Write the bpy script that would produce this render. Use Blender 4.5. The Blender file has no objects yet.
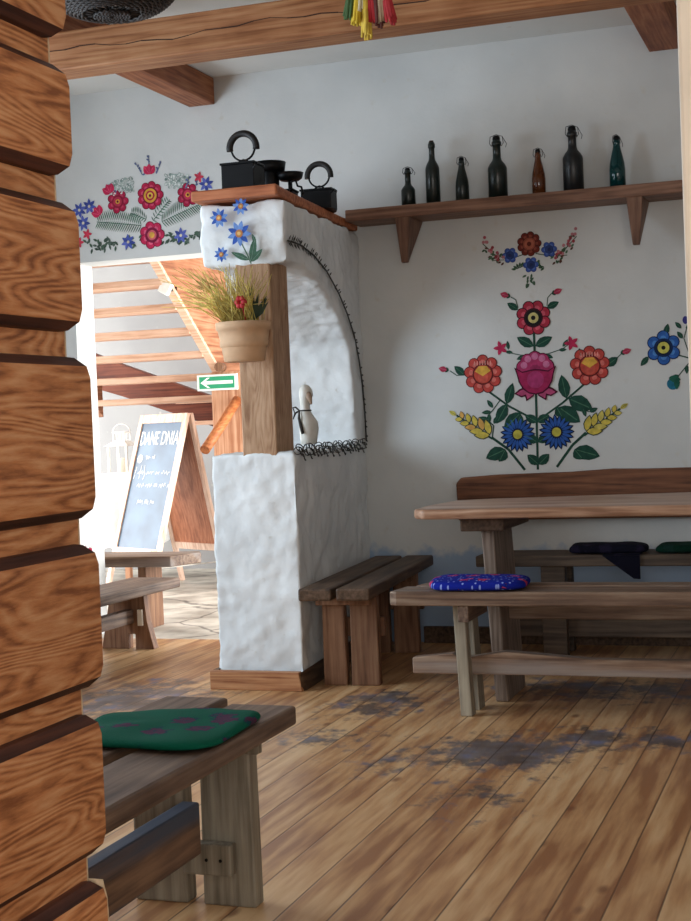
import bpy, bmesh, math, random
from mathutils import Vector, Matrix, noise
from mathutils.geometry import tessellate_polygon
random.seed(7)
PI = math.pi
C = bpy.context.scene.collection

# ------------------------------------------------------------------ colour / materials
def lin(h):
    h = h.lstrip('#')
    out = []
    for i in (0, 2, 4):
        c = int(h[i:i+2], 16) / 255
        out.append(c/12.92 if c <= .04045 else ((c+.055)/1.055)**2.4)
    return (out[0], out[1], out[2], 1)

def newmat(name):
    m = bpy.data.materials.new(name); m.use_nodes = True
    nt = m.node_tree
    return m, nt, nt.nodes['Principled BSDF']

def N(nt, kind, **kw):
    n = nt.nodes.new(kind)
    for k, v in kw.items():
        setattr(n, k, v)
    return n

def ramp(nt, fac, stops):
    r = N(nt, 'ShaderNodeValToRGB')
    el = r.color_ramp.elements
    while len(el) < len(stops): el.new(.5)
    for e, (p, c) in zip(el, stops):
        e.position = p; e.color = c
    nt.links.new(fac, r.inputs['Fac'])
    return r

_plain = {}
def plain(h, rough=.6, metal=0, var=.10, scale=30, spec=.5):
    key = (h, rough, metal, var, scale)
    if key in _plain: return _plain[key]
    m, nt, b = newmat('plain_' + h.strip('#'))
    tc = N(nt, 'ShaderNodeTexCoord'); nz = N(nt, 'ShaderNodeTexNoise')
    nz.inputs['Scale'].default_value = scale; nz.inputs['Detail'].default_value = 4
    nt.links.new(tc.outputs['Object'], nz.inputs['Vector'])
    c = lin(h)
    lo = tuple(max(0, x*(1-var*2)) for x in c[:3]) + (1,); hi = tuple(min(1, x*(1+var*2)) for x in c[:3]) + (1,)
    r = ramp(nt, nz.outputs['Fac'], [(.3, lo), (.7, hi)])
    nt.links.new(r.outputs['Color'], b.inputs['Base Color'])
    b.inputs['Roughness'].default_value = rough; b.inputs['Metallic'].default_value = metal
    b.inputs['Specular IOR Level'].default_value = spec
    _plain[key] = m
    return m

def wood(name, dark, mid, light, axis='X', rough=.55, ring=1.0, bump=.25, fine=60, stretch=.05, spec=.3, wear=None, rk=.38, bigk=.4, rings=15.0):
    m, nt, b = newmat(name)
    tc = N(nt, 'ShaderNodeTexCoord'); mp = N(nt, 'ShaderNodeMapping')
    info = N(nt, 'ShaderNodeObjectInfo')
    add = N(nt, 'ShaderNodeVectorMath', operation='ADD')
    mul = N(nt, 'ShaderNodeVectorMath', operation='SCALE')
    comb = N(nt, 'ShaderNodeCombineXYZ')
    for i in range(3): nt.links.new(info.outputs['Random'], comb.inputs[i])
    nt.links.new(comb.outputs[0], mul.inputs[0]); mul.inputs['Scale'].default_value = 7.3
    nt.links.new(tc.outputs['Object'], add.inputs[0]); nt.links.new(mul.outputs[0], add.inputs[1])
    nt.links.new(add.outputs[0], mp.inputs['Vector'])
    s = [1, 1, 1]; s['XYZ'.index(axis)] = stretch
    mp.inputs['Scale'].default_value = s
    warp = N(nt, 'ShaderNodeTexNoise'); warp.inputs['Scale'].default_value = 5.0*ring; warp.inputs['Detail'].default_value = 2
    nt.links.new(mp.outputs[0], warp.inputs['Vector'])
    m1 = N(nt, 'ShaderNodeMath', operation='MULTIPLY'); m1.inputs[1].default_value = rings
    nt.links.new(warp.outputs['Fac'], m1.inputs[0])
    fr = N(nt, 'ShaderNodeMath', operation='PINGPONG'); fr.inputs[1].default_value = .5
    nt.links.new(m1.outputs[0], fr.inputs[0])
    fin = N(nt, 'ShaderNodeTexNoise'); fin.inputs['Scale'].default_value = fine; fin.inputs['Detail'].default_value = 7; fin.inputs['Roughness'].default_value = .6
    nt.links.new(mp.outputs[0], fin.inputs['Vector'])
    big = N(nt, 'ShaderNodeTexNoise'); big.inputs['Scale'].default_value = 6; big.inputs['Detail'].default_value = 3
    nt.links.new(tc.outputs['Object'], big.inputs['Vector'])
    a1 = N(nt, 'ShaderNodeMath', operation='MULTIPLY_ADD'); a1.inputs[1].default_value = rk
    nt.links.new(fr.outputs[0], a1.inputs[0]); nt.links.new(fin.outputs['Fac'], a1.inputs[2])
    a2 = N(nt, 'ShaderNodeMath', operation='MULTIPLY_ADD'); a2.inputs[1].default_value = bigk
    nt.links.new(big.outputs['Fac'], a2.inputs[0]); nt.links.new(a1.outputs[0], a2.inputs[2])
    r = ramp(nt, a2.outputs[0], [(.62, lin(dark)), (.95, lin(mid)), (1.0, lin(light))])
    # spread the ramp
    el = r.color_ramp.elements
    el[0].position = .40; el[1].position = .54; el[2].position = .69
    dv = N(nt, 'ShaderNodeMath', operation='MULTIPLY'); dv.inputs[1].default_value = .54/(.5+bigk*.5+rk*.25)
    nt.links.new(a2.outputs[0], dv.inputs[0]); nt.links.new(dv.outputs[0], r.inputs['Fac'])
    col = r.outputs['Color']
    if wear:
        wn = N(nt, 'ShaderNodeTexNoise'); wn.inputs['Scale'].default_value = 9; wn.inputs['Detail'].default_value = 8
        nt.links.new(mp.outputs[0], wn.inputs['Vector'])
        wr = ramp(nt, wn.outputs['Fac'], [(.50, (0, 0, 0, 1)), (.62, (1, 1, 1, 1))])
        mx = N(nt, 'ShaderNodeMix', data_type='RGBA')
        nt.links.new(wr.outputs['Color'], mx.inputs[0]); nt.links.new(col, mx.inputs[6]); mx.inputs[7].default_value = lin(wear)
        col = mx.outputs[2]
    hs = N(nt, 'ShaderNodeHueSaturation')
    vm = N(nt, 'ShaderNodeMapRange'); vm.inputs['To Min'].default_value = .86; vm.inputs['To Max'].default_value = 1.12
    nt.links.new(info.outputs['Random'], vm.inputs['Value']); nt.links.new(vm.outputs[0], hs.inputs['Value'])
    nt.links.new(col, hs.inputs['Color']); nt.links.new(hs.outputs[0], b.inputs['Base Color'])
    b.inputs['Roughness'].default_value = rough; b.inputs['Specular IOR Level'].default_value = spec
    bp = N(nt, 'ShaderNodeBump'); bp.inputs['Strength'].default_value = bump; bp.inputs['Distance'].default_value = .004
    nt.links.new(a1.outputs[0], bp.inputs['Height']); nt.links.new(bp.outputs[0], b.inputs['Normal'])
    return m

def plaster(name, h1, h2, scale=2.2, bump=.35, dist=.02, mark='#c9c6be', low_blue=None):
    m, nt, b = newmat(name)
    tc = N(nt, 'ShaderNodeTexCoord')
    n1 = N(nt, 'ShaderNodeTexNoise'); n1.inputs['Scale'].default_value = scale; n1.inputs['Detail'].default_value = 6
    n2 = N(nt, 'ShaderNodeTexNoise'); n2.inputs['Scale'].default_value = scale*6; n2.inputs['Detail'].default_value = 8
    n3 = N(nt, 'ShaderNodeTexNoise'); n3.inputs['Scale'].default_value = 60; n3.inputs['Detail'].default_value = 4
    for n in (n1, n2, n3): nt.links.new(tc.outputs['Object'], n.inputs['Vector'])
    r = ramp(nt, n1.outputs['Fac'], [(.35, lin(h1)), (.65, lin(h2))])
    sm = ramp(nt, n2.outputs['Fac'], [(.66, (0, 0, 0, 1)), (.80, (1, 1, 1, 1))])
    mx = N(nt, 'ShaderNodeMix', data_type='RGBA'); mx.inputs[7].default_value = lin(mark)
    nt.links.new(sm.outputs['Color'], mx.inputs[0]); nt.links.new(r.outputs['Color'], mx.inputs[6])
    col = mx.outputs[2]
    if low_blue:  # second colour below a given height, edge broken up by noise
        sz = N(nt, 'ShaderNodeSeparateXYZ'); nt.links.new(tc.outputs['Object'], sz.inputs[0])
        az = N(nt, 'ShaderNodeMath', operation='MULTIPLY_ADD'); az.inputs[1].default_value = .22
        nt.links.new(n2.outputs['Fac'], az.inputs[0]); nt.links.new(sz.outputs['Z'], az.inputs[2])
        dr = ramp(nt, az.outputs[0], [(low_blue[0], (1, 1, 1, 1)), (low_blue[0]+.05, (0, 0, 0, 1))])
        md = N(nt, 'ShaderNodeMix', data_type='RGBA'); md.inputs[7].default_value = lin(low_blue[1])
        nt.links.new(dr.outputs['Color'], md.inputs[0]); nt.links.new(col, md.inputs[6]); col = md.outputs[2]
    nt.links.new(col, b.inputs['Base Color'])
    b.inputs['Roughness'].default_value = .85; b.inputs['Specular IOR Level'].default_value = .2
    ad = N(nt, 'ShaderNodeMath', operation='MULTIPLY_ADD'); ad.inputs[1].default_value = .35
    nt.links.new(n2.outputs['Fac'], ad.inputs[0]); nt.links.new(n1.outputs['Fac'], ad.inputs[2])
    ad2 = N(nt, 'ShaderNodeMath', operation='MULTIPLY_ADD'); ad2.inputs[1].default_value = .06
    nt.links.new(n3.outputs['Fac'], ad2.inputs[0]); nt.links.new(ad.outputs[0], ad2.inputs[2])
    bp = N(nt, 'ShaderNodeBump'); bp.inputs['Strength'].default_value = bump; bp.inputs['Distance'].default_value = dist
    nt.links.new(ad2.outputs[0], bp.inputs['Height']); nt.links.new(bp.outputs[0], b.inputs['Normal'])
    return m

def floor_material():
    m, nt, b = newmat('varnished_floorboards')
    L = nt.links
    tc = N(nt, 'ShaderNodeTexCoord')
    sep = N(nt, 'ShaderNodeSeparateXYZ'); L.new(tc.outputs['Object'], sep.inputs[0])
    W = .1165
    off = N(nt, 'ShaderNodeMath', operation='ADD'); off.inputs[1].default_value = .655 + 60*W
    L.new(sep.outputs['X'], off.inputs[0])
    dv = N(nt, 'ShaderNodeMath', operation='DIVIDE'); dv.inputs[1].default_value = W; L.new(off.outputs[0], dv.inputs[0])
    fl = N(nt, 'ShaderNodeMath', operation='FLOOR'); L.new(dv.outputs[0], fl.inputs[0])
    fc = N(nt, 'ShaderNodeMath', operation='FRACT'); L.new(dv.outputs[0], fc.inputs[0])
    wn = N(nt, 'ShaderNodeTexWhiteNoise', noise_dimensions='1D'); L.new(fl.outputs[0], wn.inputs['W'])
    # grain coords: x + random per board, y squeezed
    cb = N(nt, 'ShaderNodeCombineXYZ')
    mm = N(nt, 'ShaderNodeMath', operation='MULTIPLY_ADD'); mm.inputs[1].default_value = 37.0
    L.new(wn.outputs['Value'], mm.inputs[0]); L.new(sep.outputs['X'], mm.inputs[2])
    ys = N(nt, 'ShaderNodeMath', operation='MULTIPLY'); ys.inputs[1].default_value = .09; L.new(sep.outputs['Y'], ys.inputs[0])
    L.new(mm.outputs[0], cb.inputs[0]); L.new(ys.outputs[0], cb.inputs[1])
    g = N(nt, 'ShaderNodeTexNoise'); g.inputs['Scale'].default_value = 24; g.inputs['Detail'].default_value = 6; L.new(cb.outputs[0], g.inputs['Vector'])
    big = N(nt, 'ShaderNodeTexNoise'); big.inputs['Scale'].default_value = 1.3; big.inputs['Detail'].default_value = 4; L.new(tc.outputs['Object'], big.inputs['Vector'])
    kn = N(nt, 'ShaderNodeTexVoronoi'); kn.inputs['Scale'].default_value = 1.0
    kc = N(nt, 'ShaderNodeCombineXYZ')
    kx = N(nt, 'ShaderNodeMath', operation='MULTIPLY'); kx.inputs[1].default_value = 7.0; L.new(mm.outputs[0], kx.inputs[0])
    ky = N(nt, 'ShaderNodeMath', operation='MULTIPLY'); ky.inputs[1].default_value = 3.2; L.new(sep.outputs['Y'], ky.inputs[0])
    L.new(kx.outputs[0], kc.inputs[0]); L.new(ky.outputs[0], kc.inputs[1]); L.new(kc.outputs[0], kn.inputs['Vector'])
    s1 = N(nt, 'ShaderNodeMath', operation='MULTIPLY_ADD'); s1.inputs[1].default_value = .20
    L.new(wn.outputs['Value'], s1.inputs[0]); L.new(g.outputs['Fac'], s1.inputs[2])
    s2 = N(nt, 'ShaderNodeMath', operation='MULTIPLY_ADD'); s2.inputs[1].default_value = .35
    L.new(big.outputs['Fac'], s2.inputs[0]); L.new(s1.outputs[0], s2.inputs[2])
    s3 = N(nt, 'ShaderNodeMath', operation='MULTIPLY'); s3.inputs[1].default_value = .82; L.new(s2.outputs[0], s3.inputs[0])
    base = ramp(nt, s3.outputs[0], [(.49, lin('#946440')), (.63, lin('#bb8d60')), (.78, lin('#d2ab7e'))])
    knr = ramp(nt, kn.outputs['Distance'], [(.05, (1, 1, 1, 1)), (.13, (0, 0, 0, 1))])
    mk = N(nt, 'ShaderNodeMix', data_type='RGBA'); mk.inputs[7].default_value = lin('#6d4128')
    kf = N(nt, 'ShaderNodeMath', operation='MULTIPLY'); kf.inputs[1].default_value = .7; L.new(knr.outputs['Color'], kf.inputs[0])
    L.new(kf.outputs[0], mk.inputs[0]); L.new(base.outputs['Color'], mk.inputs[6])
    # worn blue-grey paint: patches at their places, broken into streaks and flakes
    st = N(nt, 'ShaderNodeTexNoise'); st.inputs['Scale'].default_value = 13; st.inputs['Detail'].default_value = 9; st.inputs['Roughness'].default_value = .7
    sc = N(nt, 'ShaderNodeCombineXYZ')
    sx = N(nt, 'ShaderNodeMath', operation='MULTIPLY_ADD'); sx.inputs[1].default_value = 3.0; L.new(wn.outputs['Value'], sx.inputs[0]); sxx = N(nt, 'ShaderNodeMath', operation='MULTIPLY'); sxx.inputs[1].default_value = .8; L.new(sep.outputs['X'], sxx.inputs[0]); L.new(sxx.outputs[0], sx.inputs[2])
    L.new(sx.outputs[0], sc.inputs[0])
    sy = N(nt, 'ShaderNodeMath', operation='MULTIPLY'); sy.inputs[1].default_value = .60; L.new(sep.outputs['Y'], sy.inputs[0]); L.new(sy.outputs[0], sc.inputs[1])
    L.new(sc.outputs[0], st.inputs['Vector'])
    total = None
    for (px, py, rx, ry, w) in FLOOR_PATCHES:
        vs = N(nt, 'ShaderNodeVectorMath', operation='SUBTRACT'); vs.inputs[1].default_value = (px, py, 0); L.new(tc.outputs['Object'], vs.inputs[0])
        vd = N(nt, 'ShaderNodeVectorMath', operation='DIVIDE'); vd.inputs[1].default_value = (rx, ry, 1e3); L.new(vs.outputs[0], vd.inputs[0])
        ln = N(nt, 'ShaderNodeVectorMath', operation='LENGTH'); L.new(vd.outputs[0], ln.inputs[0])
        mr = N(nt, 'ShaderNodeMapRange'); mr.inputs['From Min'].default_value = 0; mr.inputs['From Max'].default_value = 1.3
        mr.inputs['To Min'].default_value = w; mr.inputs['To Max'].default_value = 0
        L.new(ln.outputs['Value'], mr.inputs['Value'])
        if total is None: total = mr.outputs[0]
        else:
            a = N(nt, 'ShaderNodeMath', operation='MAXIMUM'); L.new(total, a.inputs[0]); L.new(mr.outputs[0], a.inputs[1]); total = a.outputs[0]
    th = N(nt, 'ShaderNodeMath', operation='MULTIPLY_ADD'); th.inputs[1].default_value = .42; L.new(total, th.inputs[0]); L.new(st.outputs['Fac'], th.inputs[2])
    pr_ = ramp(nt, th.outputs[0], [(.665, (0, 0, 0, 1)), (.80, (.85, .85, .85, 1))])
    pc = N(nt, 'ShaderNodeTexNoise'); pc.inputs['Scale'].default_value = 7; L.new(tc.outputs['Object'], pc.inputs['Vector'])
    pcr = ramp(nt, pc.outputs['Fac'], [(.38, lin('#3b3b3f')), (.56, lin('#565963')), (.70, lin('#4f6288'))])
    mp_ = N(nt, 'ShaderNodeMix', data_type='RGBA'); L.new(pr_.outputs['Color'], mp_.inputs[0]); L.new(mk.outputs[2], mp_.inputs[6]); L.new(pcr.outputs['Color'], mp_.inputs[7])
    # gaps between boards
    e1 = N(nt, 'ShaderNodeMath', operation='PINGPONG'); e1.inputs[1].default_value = .5; L.new(fc.outputs[0], e1.inputs[0])
    gr = ramp(nt, e1.outputs[0], [(.010, (.8, .8, .8, 1)), (.028, (0, 0, 0, 1))])
    gn = N(nt, 'ShaderNodeMath', operation='MULTIPLY'); L.new(gr.outputs['Color'], gn.inputs[0])
    gv = ramp(nt, g.outputs['Fac'], [(.3, (.45, .45, .45, 1)), (.6, (1, 1, 1, 1))]); L.new(gv.outputs['Color'], gn.inputs[1])
    mg = N(nt, 'ShaderNodeMix', data_type='RGBA'); mg.inputs[7].default_value = lin('#2e1f16')
    L.new(gn.outputs[0], mg.inputs[0]); L.new(mp_.outputs[2], mg.inputs[6])
    L.new(mg.outputs[2], b.inputs['Base Color'])
    rr = N(nt, 'ShaderNodeMapRange'); rr.inputs['To Min'].default_value = .26; rr.inputs['To Max'].default_value = .5
    L.new(big.outputs['Fac'], rr.inputs['Value']); L.new(rr.outputs[0], b.inputs['Roughness'])
    b.inputs['Specular IOR Level'].default_value = .4
    hh = N(nt, 'ShaderNodeMath', operation='MULTIPLY_ADD'); hh.inputs[1].default_value = -1.0
    L.new(gr.outputs['Color'], hh.inputs[0])
    gs = N(nt, 'ShaderNodeMath', operation='MULTIPLY'); gs.inputs[1].default_value = .3; L.new(g.outputs['Fac'], gs.inputs[0]); L.new(gs.outputs[0], hh.inputs[2])
    bp = N(nt, 'ShaderNodeBump'); bp.inputs['Strength'].default_value = .3; bp.inputs['Distance'].default_value = .004
    L.new(hh.outputs[0], bp.inputs['Height']); L.new(bp.outputs[0], b.inputs['Normal'])
    return m

def fabric_flowers(name, base, petal, leaf, scale=14, dash=None, size=.30, dims='2D'):
    m, nt, b = newmat(name); L = nt.links
    tc = N(nt, 'ShaderNodeTexCoord')
    v = N(nt, 'ShaderNodeTexVoronoi', voronoi_dimensions=dims); v.inputs['Scale'].default_value = scale; v.inputs['Randomness'].default_value = .75
    nz = N(nt, 'ShaderNodeTexNoise'); nz.inputs['Scale'].default_value = scale*3
    L.new(tc.outputs['Object'], nz.inputs['Vector'])
    mxv = N(nt, 'ShaderNodeMix', data_type='VECTOR'); mxv.inputs[0].default_value = .06
    L.new(tc.outputs['Object'], mxv.inputs[4]); L.new(nz.outputs['Color'], mxv.inputs[5]); L.new(mxv.outputs[1], v.inputs['Vector'])
    ws = N(nt, 'ShaderNodeMath', operation='SINE')
    r1 = ramp(nt, v.outputs['Distance'], [(0, lin(leaf)), (size*.35, lin(petal)), (size*.36, lin(petal)), (size, lin(petal)), (size+.03, lin(leaf)), (size+.12, lin(base))])
    # only some cells carry a flower
    sp = N(nt, 'ShaderNodeSeparateColor'); L.new(v.outputs['Color'], sp.inputs[0])
    gt = N(nt, 'ShaderNodeMath', operation='GREATER_THAN'); gt.inputs[1].default_value = .45; L.new(sp.outputs[0], gt.inputs[0])
    mx = N(nt, 'ShaderNodeMix', data_type='RGBA'); mx.inputs[6].default_value = lin(base)
    L.new(gt.outputs[0], mx.inputs[0]); L.new(r1.outputs['Color'], mx.inputs[7])
    col = mx.outputs[2]
    if dash:
        v2 = N(nt, 'ShaderNodeTexVoronoi', voronoi_dimensions='2D'); v2.inputs['Scale'].default_value = scale*2.6; L.new(tc.outputs['Object'], v2.inputs['Vector'])
        r2 = ramp(nt, v2.outputs['Distance'], [(.12, (1, 1, 1, 1)), (.17, (0, 0, 0, 1))])
        mx2 = N(nt, 'ShaderNodeMix', data_type='RGBA'); mx2.inputs[7].default_value = lin(dash)
        L.new(r2.outputs['Color'], mx2.inputs[0]); L.new(col, mx2.inputs[6]); col = mx2.outputs[2]
    L.new(col, b.inputs['Base Color'])
    b.inputs['Roughness'].default_value = .95; b.inputs['Specular IOR Level'].default_value = .1
    fn = N(nt, 'ShaderNodeTexNoise'); fn.inputs['Scale'].default_value = 220; L.new(tc.outputs['Object'], fn.inputs['Vector'])
    bp = N(nt, 'ShaderNodeBump'); bp.inputs['Strength'].default_value = .4; bp.inputs['Distance'].default_value = .003
    L.new(fn.outputs['Fac'], bp.inputs['Height']); L.new(bp.outputs[0], b.inputs['Normal'])
    return m

def glass_mat(name, h, trans=.5, rough=.08):
    m, nt, b = newmat(name)
    tc = N(nt, 'ShaderNodeTexCoord'); nz = N(nt, 'ShaderNodeTexNoise'); nz.inputs['Scale'].default_value = 25
    nt.links.new(tc.outputs['Object'], nz.inputs['Vector'])
    c = lin(h)
    r = ramp(nt, nz.outputs['Fac'], [(.3, tuple(x*.8 for x in c[:3])+(1,)), (.7, tuple(min(1, x*1.2) for x in c[:3])+(1,))])
    nt.links.new(r.outputs['Color'], b.inputs['Base Color'])
    b.inputs['Transmission Weight'].default_value = trans
    b.inputs['Roughness'].default_value = rough; b.inputs['IOR'].default_value = 1.45
    return m

# ------------------------------------------------------------------ mesh helper
class MB:
    def __init__(self, origin=(0, 0, 0)):
        self.bm = bmesh.new(); self.o = Vector(origin)
    def face(self, pts, mi=0):
        try:
            f = self.bm.faces.new([self.bm.verts.new(p) for p in pts]); f.material_index = mi; return f
        except ValueError:
            return None
    def hull8(self, p, mi=0):
        v = [self.bm.verts.new(q) for q in p]
        for idx in ((0, 3, 2, 1), (4, 5, 6, 7), (0, 1, 5, 4), (1, 2, 6, 5), (2, 3, 7, 6), (3, 0, 4, 7)):
            self.bm.faces.new([v[i] for i in idx]).material_index = mi
        return v
    def box(self, x0, x1, y0, y1, z0, z1, mi=0):
        return self.hull8([(x0, y0, z0), (x1, y0, z0), (x1, y1, z0), (x0, y1, z0), (x0, y0, z1), (x1, y0, z1), (x1, y1, z1), (x0, y1, z1)], mi)
    def prism(self, poly, axis, a, b, mi=0):
        """poly of 2D points extruded along axis from a to b. x:(y,z) y:(x,z) z:(x,y)"""
        def P(q, t):
            return {'x': (t, q[0], q[1]), 'y': (q[0], t, q[1]), 'z': (q[0], q[1], t)}[axis]
        lo = [self.bm.verts.new(P(q, a)) for q in poly]; hi = [self.bm.verts.new(P(q, b)) for q in poly]
        n = len(poly)
        self.bm.faces.new(lo[::-1]).material_index = mi; self.bm.faces.new(hi).material_index = mi
        for i in range(n):
            self.bm.faces.new([lo[i], lo[(i+1) % n], hi[(i+1) % n], hi[i]]).material_index = mi
    def tube(self, pts, r, seg=8, mi=0, cap=True):
        pts = [Vector(p) for p in pts]; n = len(pts)
        rr = r if isinstance(r, (list, tuple)) else [r]*n
        t0 = (pts[1]-pts[0]).normalized()
        up = Vector((0, 0, 1)) if abs(t0.z) < .9 else Vector((1, 0, 0))
        u = t0.cross(up).normalized()
        rings = []
        for i, p in enumerate(pts):
            if i == 0: t = pts[1]-pts[0]
            elif i == n-1: t = pts[-1]-pts[-2]
            else: t = (pts[i+1]-pts[i]).normalized()+(pts[i]-pts[i-1]).normalized()
            t.normalize()
            u = (u - t*u.dot(t)).normalized(); v = t.cross(u)
            rings.append([self.bm.verts.new(p + (u*math.cos(2*PI*k/seg)+v*math.sin(2*PI*k/seg))*rr[i]) for k in range(seg)])
        for a, b in zip(rings, rings[1:]):
            for k in range(seg):
                f = self.bm.faces.new([a[k], a[(k+1) % seg], b[(k+1) % seg], b[k]]); f.material_index = mi; f.smooth = True
        if cap:
            self.bm.faces.new(rings[0][::-1]).material_index = mi; self.bm.faces.new(rings[-1]).material_index = mi
    def lathe(self, prof, c=(0, 0, 0), seg=24, mi=0, sx=1, sy=1, offs=None, cap=True):
        rings = []
        for i, (r, z) in enumerate(prof):
            ox, oy = offs[i] if offs else (0, 0)
            rings.append([self.bm.verts.new((c[0]+ox+r*sx*math.cos(2*PI*k/seg), c[1]+oy+r*sy*math.sin(2*PI*k/seg), c[2]+z)) for k in range(seg)])
        for a, b in zip(rings, rings[1:]):
            for k in range(seg):
                f = self.bm.faces.new([a[k], a[(k+1) % seg], b[(k+1) % seg], b[k]]); f.material_index = mi; f.smooth = True
        if cap:
            self.bm.faces.new(rings[0][::-1]).material_index = mi; self.bm.faces.new(rings[-1]).material_index = mi
    def build(self, name, mats, parent=None, bevel=0, seg=2, rot=None):
        me = bpy.data.meshes.new(name)
        bmesh.ops.recalc_face_normals(self.bm, faces=self.bm.faces[:])
        self.bm.to_mesh(me); self.bm.free()
        o = bpy.data.objects.new(name, me); C.objects.link(o)
        for m in (mats if isinstance(mats, (list, tuple)) else [mats]): me.materials.append(m)
        if parent is not None: o.parent = parent
        if bevel:
            b = o.modifiers.new('edge', 'BEVEL'); b.width = bevel; b.segments = seg; b.limit_method = 'ANGLE'
        return o

def tag(o, label=None, cat=None, group=None, kind=None):
    if label: o['label'] = label
    if cat: o['category'] = cat
    if group: o['group'] = group
    if kind: o['kind'] = kind
    return o

def empty(name, loc=(0, 0, 0), rz=0, **kw):
    o = bpy.data.objects.new(name, None); C.objects.link(o)
    o.location = loc; o.rotation_euler = (0, 0, rz); o.empty_display_size = .1
    return tag(o, **kw)

def displace(o, tname, strength, size, mid=.5):
    t = bpy.data.textures.new(tname, 'CLOUDS'); t.noise_scale = size; t.noise_depth = 3
    d = o.modifiers.new('lumps', 'DISPLACE'); d.texture = t; d.strength = strength; d.mid_level = mid
    d.texture_coords = 'LOCAL'
    return d

# ------------------------------------------------------------------ materials
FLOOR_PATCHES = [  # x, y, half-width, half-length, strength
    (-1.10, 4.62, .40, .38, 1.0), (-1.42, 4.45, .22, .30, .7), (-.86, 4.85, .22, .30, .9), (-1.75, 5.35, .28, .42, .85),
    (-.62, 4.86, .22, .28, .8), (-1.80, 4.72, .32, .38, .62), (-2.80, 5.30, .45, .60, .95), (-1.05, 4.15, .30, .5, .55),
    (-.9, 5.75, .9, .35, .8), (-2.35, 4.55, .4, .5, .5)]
M_floor = floor_material()
M_wall = plaster('whitewashed_wall', '#c8cac9', '#d5d6d4', low_blue=(.53, '#9cb0c8'))
M_wallplain = plaster('whitewashed_wall_plain', '#c8cac9', '#d5d6d4')
M_pier = plaster('whitewashed_pier', '#d9dcdd', '#e6e8e8', scale=3.5, bump=.5)
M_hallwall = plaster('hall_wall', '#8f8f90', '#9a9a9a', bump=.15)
M_ceil = plaster('ceiling_paint', '#d6d6d2', '#e0e0dc', bump=.15)
M_log = wood('hewn_log', '#85502e', '#b87a4c', '#cc976a', axis='Y', ring=1.5, bump=.35, fine=75, stretch=.13, rough=.5, rk=.6, bigk=.35, rings=34)
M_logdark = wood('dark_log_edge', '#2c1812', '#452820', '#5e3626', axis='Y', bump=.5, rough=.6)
M_logend = plain('#cdb595', .8, var=.12, scale=60)
M_beam = wood('pine_beam', '#85522f', '#a8714a', '#bb8960', axis='X', ring=1.6, bump=.3, stretch=.04)
M_joist = wood('pine_joist', '#7c4124', '#9c5c37', '#b57850', axis='Y', ring=1.5, bump=.3)
M_shelf = wood('red_brown_shelf', '#5d4133', '#7b5947', '#8f6d59', axis='X', ring=1.2)
M_shelfv = wood('red_brown_bracket', '#5d4133', '#7b5947', '#8f6d59', axis='Z', ring=1.2)
M_ledge = wood('reddish_ledge', '#8e4f30', '#b06a45', '#c58159', axis='X', ring=1.2)
M_post = wood('pale_post', '#8d6546', '#ad8766', '#c09c7c', axis='Z', ring=1.8, bump=.3, stretch=.12, rings=24)
M_trimwood = wood('orange_plinth', '#8b5434', '#b37d55', '#c79468', axis='X', ring=1.5)
M_greyX = wood('grey_brown_X', '#5b4538', '#7d6351', '#96806c', axis='X', ring=1.1, bump=.3, wear='#8a7f78')
M_greyY = wood('grey_brown_Y', '#4d3c33', '#6c574a', '#85705f', axis='Y', ring=1.1, bump=.3)
M_greyZ = wood('grey_leg_Z', '#6d6354', '#8a8070', '#9d9482', axis='Z', ring=.9, bump=.3)
M_darkY = wood('dark_bench_Y', '#3a2a22', '#54402f', '#6a5344', axis='Y', ring=1.1)
M_brownZ = wood('brown_leg_Z', '#5b3b27', '#7b5740', '#8f6b50', axis='Z', ring=1.1)
M_tabX = wood('table_top_wood', '#7f5b45', '#a07c63', '#b79680', axis='X', ring=1.3, bump=.3, rough=.4, wear='#b49c8c')
M_tabZ = wood('table_leg_wood', '#57463a', '#77665a', '#8d7c6e', axis='Z', ring=1.0)
M_backX = wood('bench_back_board', '#4f2f20', '#6e4630', '#82563c', axis='X', ring=1.0)
M_dkX = wood('dark_bench_X', '#3c3028', '#54463b', '#675748', axis='X', ring=1.0)
M_stairX = wood('stair_tread', '#b58a70', '#d0a98f', '#e0bfa8', axis='X', ring=1.0)
M_stairY = wood('stair_side', '#7a4a32', '#9a6648', '#b07c5e', axis='Y', ring=1.2)
M_stairZ = wood('stair_newel', '#ae7554', '#cb9674', '#dbac8c', axis='Z', ring=1.2)
M_stairdk = wood('stair_dark', '#4c2418', '#6b3524', '#844a35', axis='X', ring=1.0)
M_black = plain('#0d0d0f', .45, .6, var=.2)
M_metal = plain('#6d6d6a', .4, .9)
M_whitewood = plain('#e4dccb', .6, var=.04, scale=8)
M_whitepaint = plain('#ecebe6', .6, var=.03)

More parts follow.
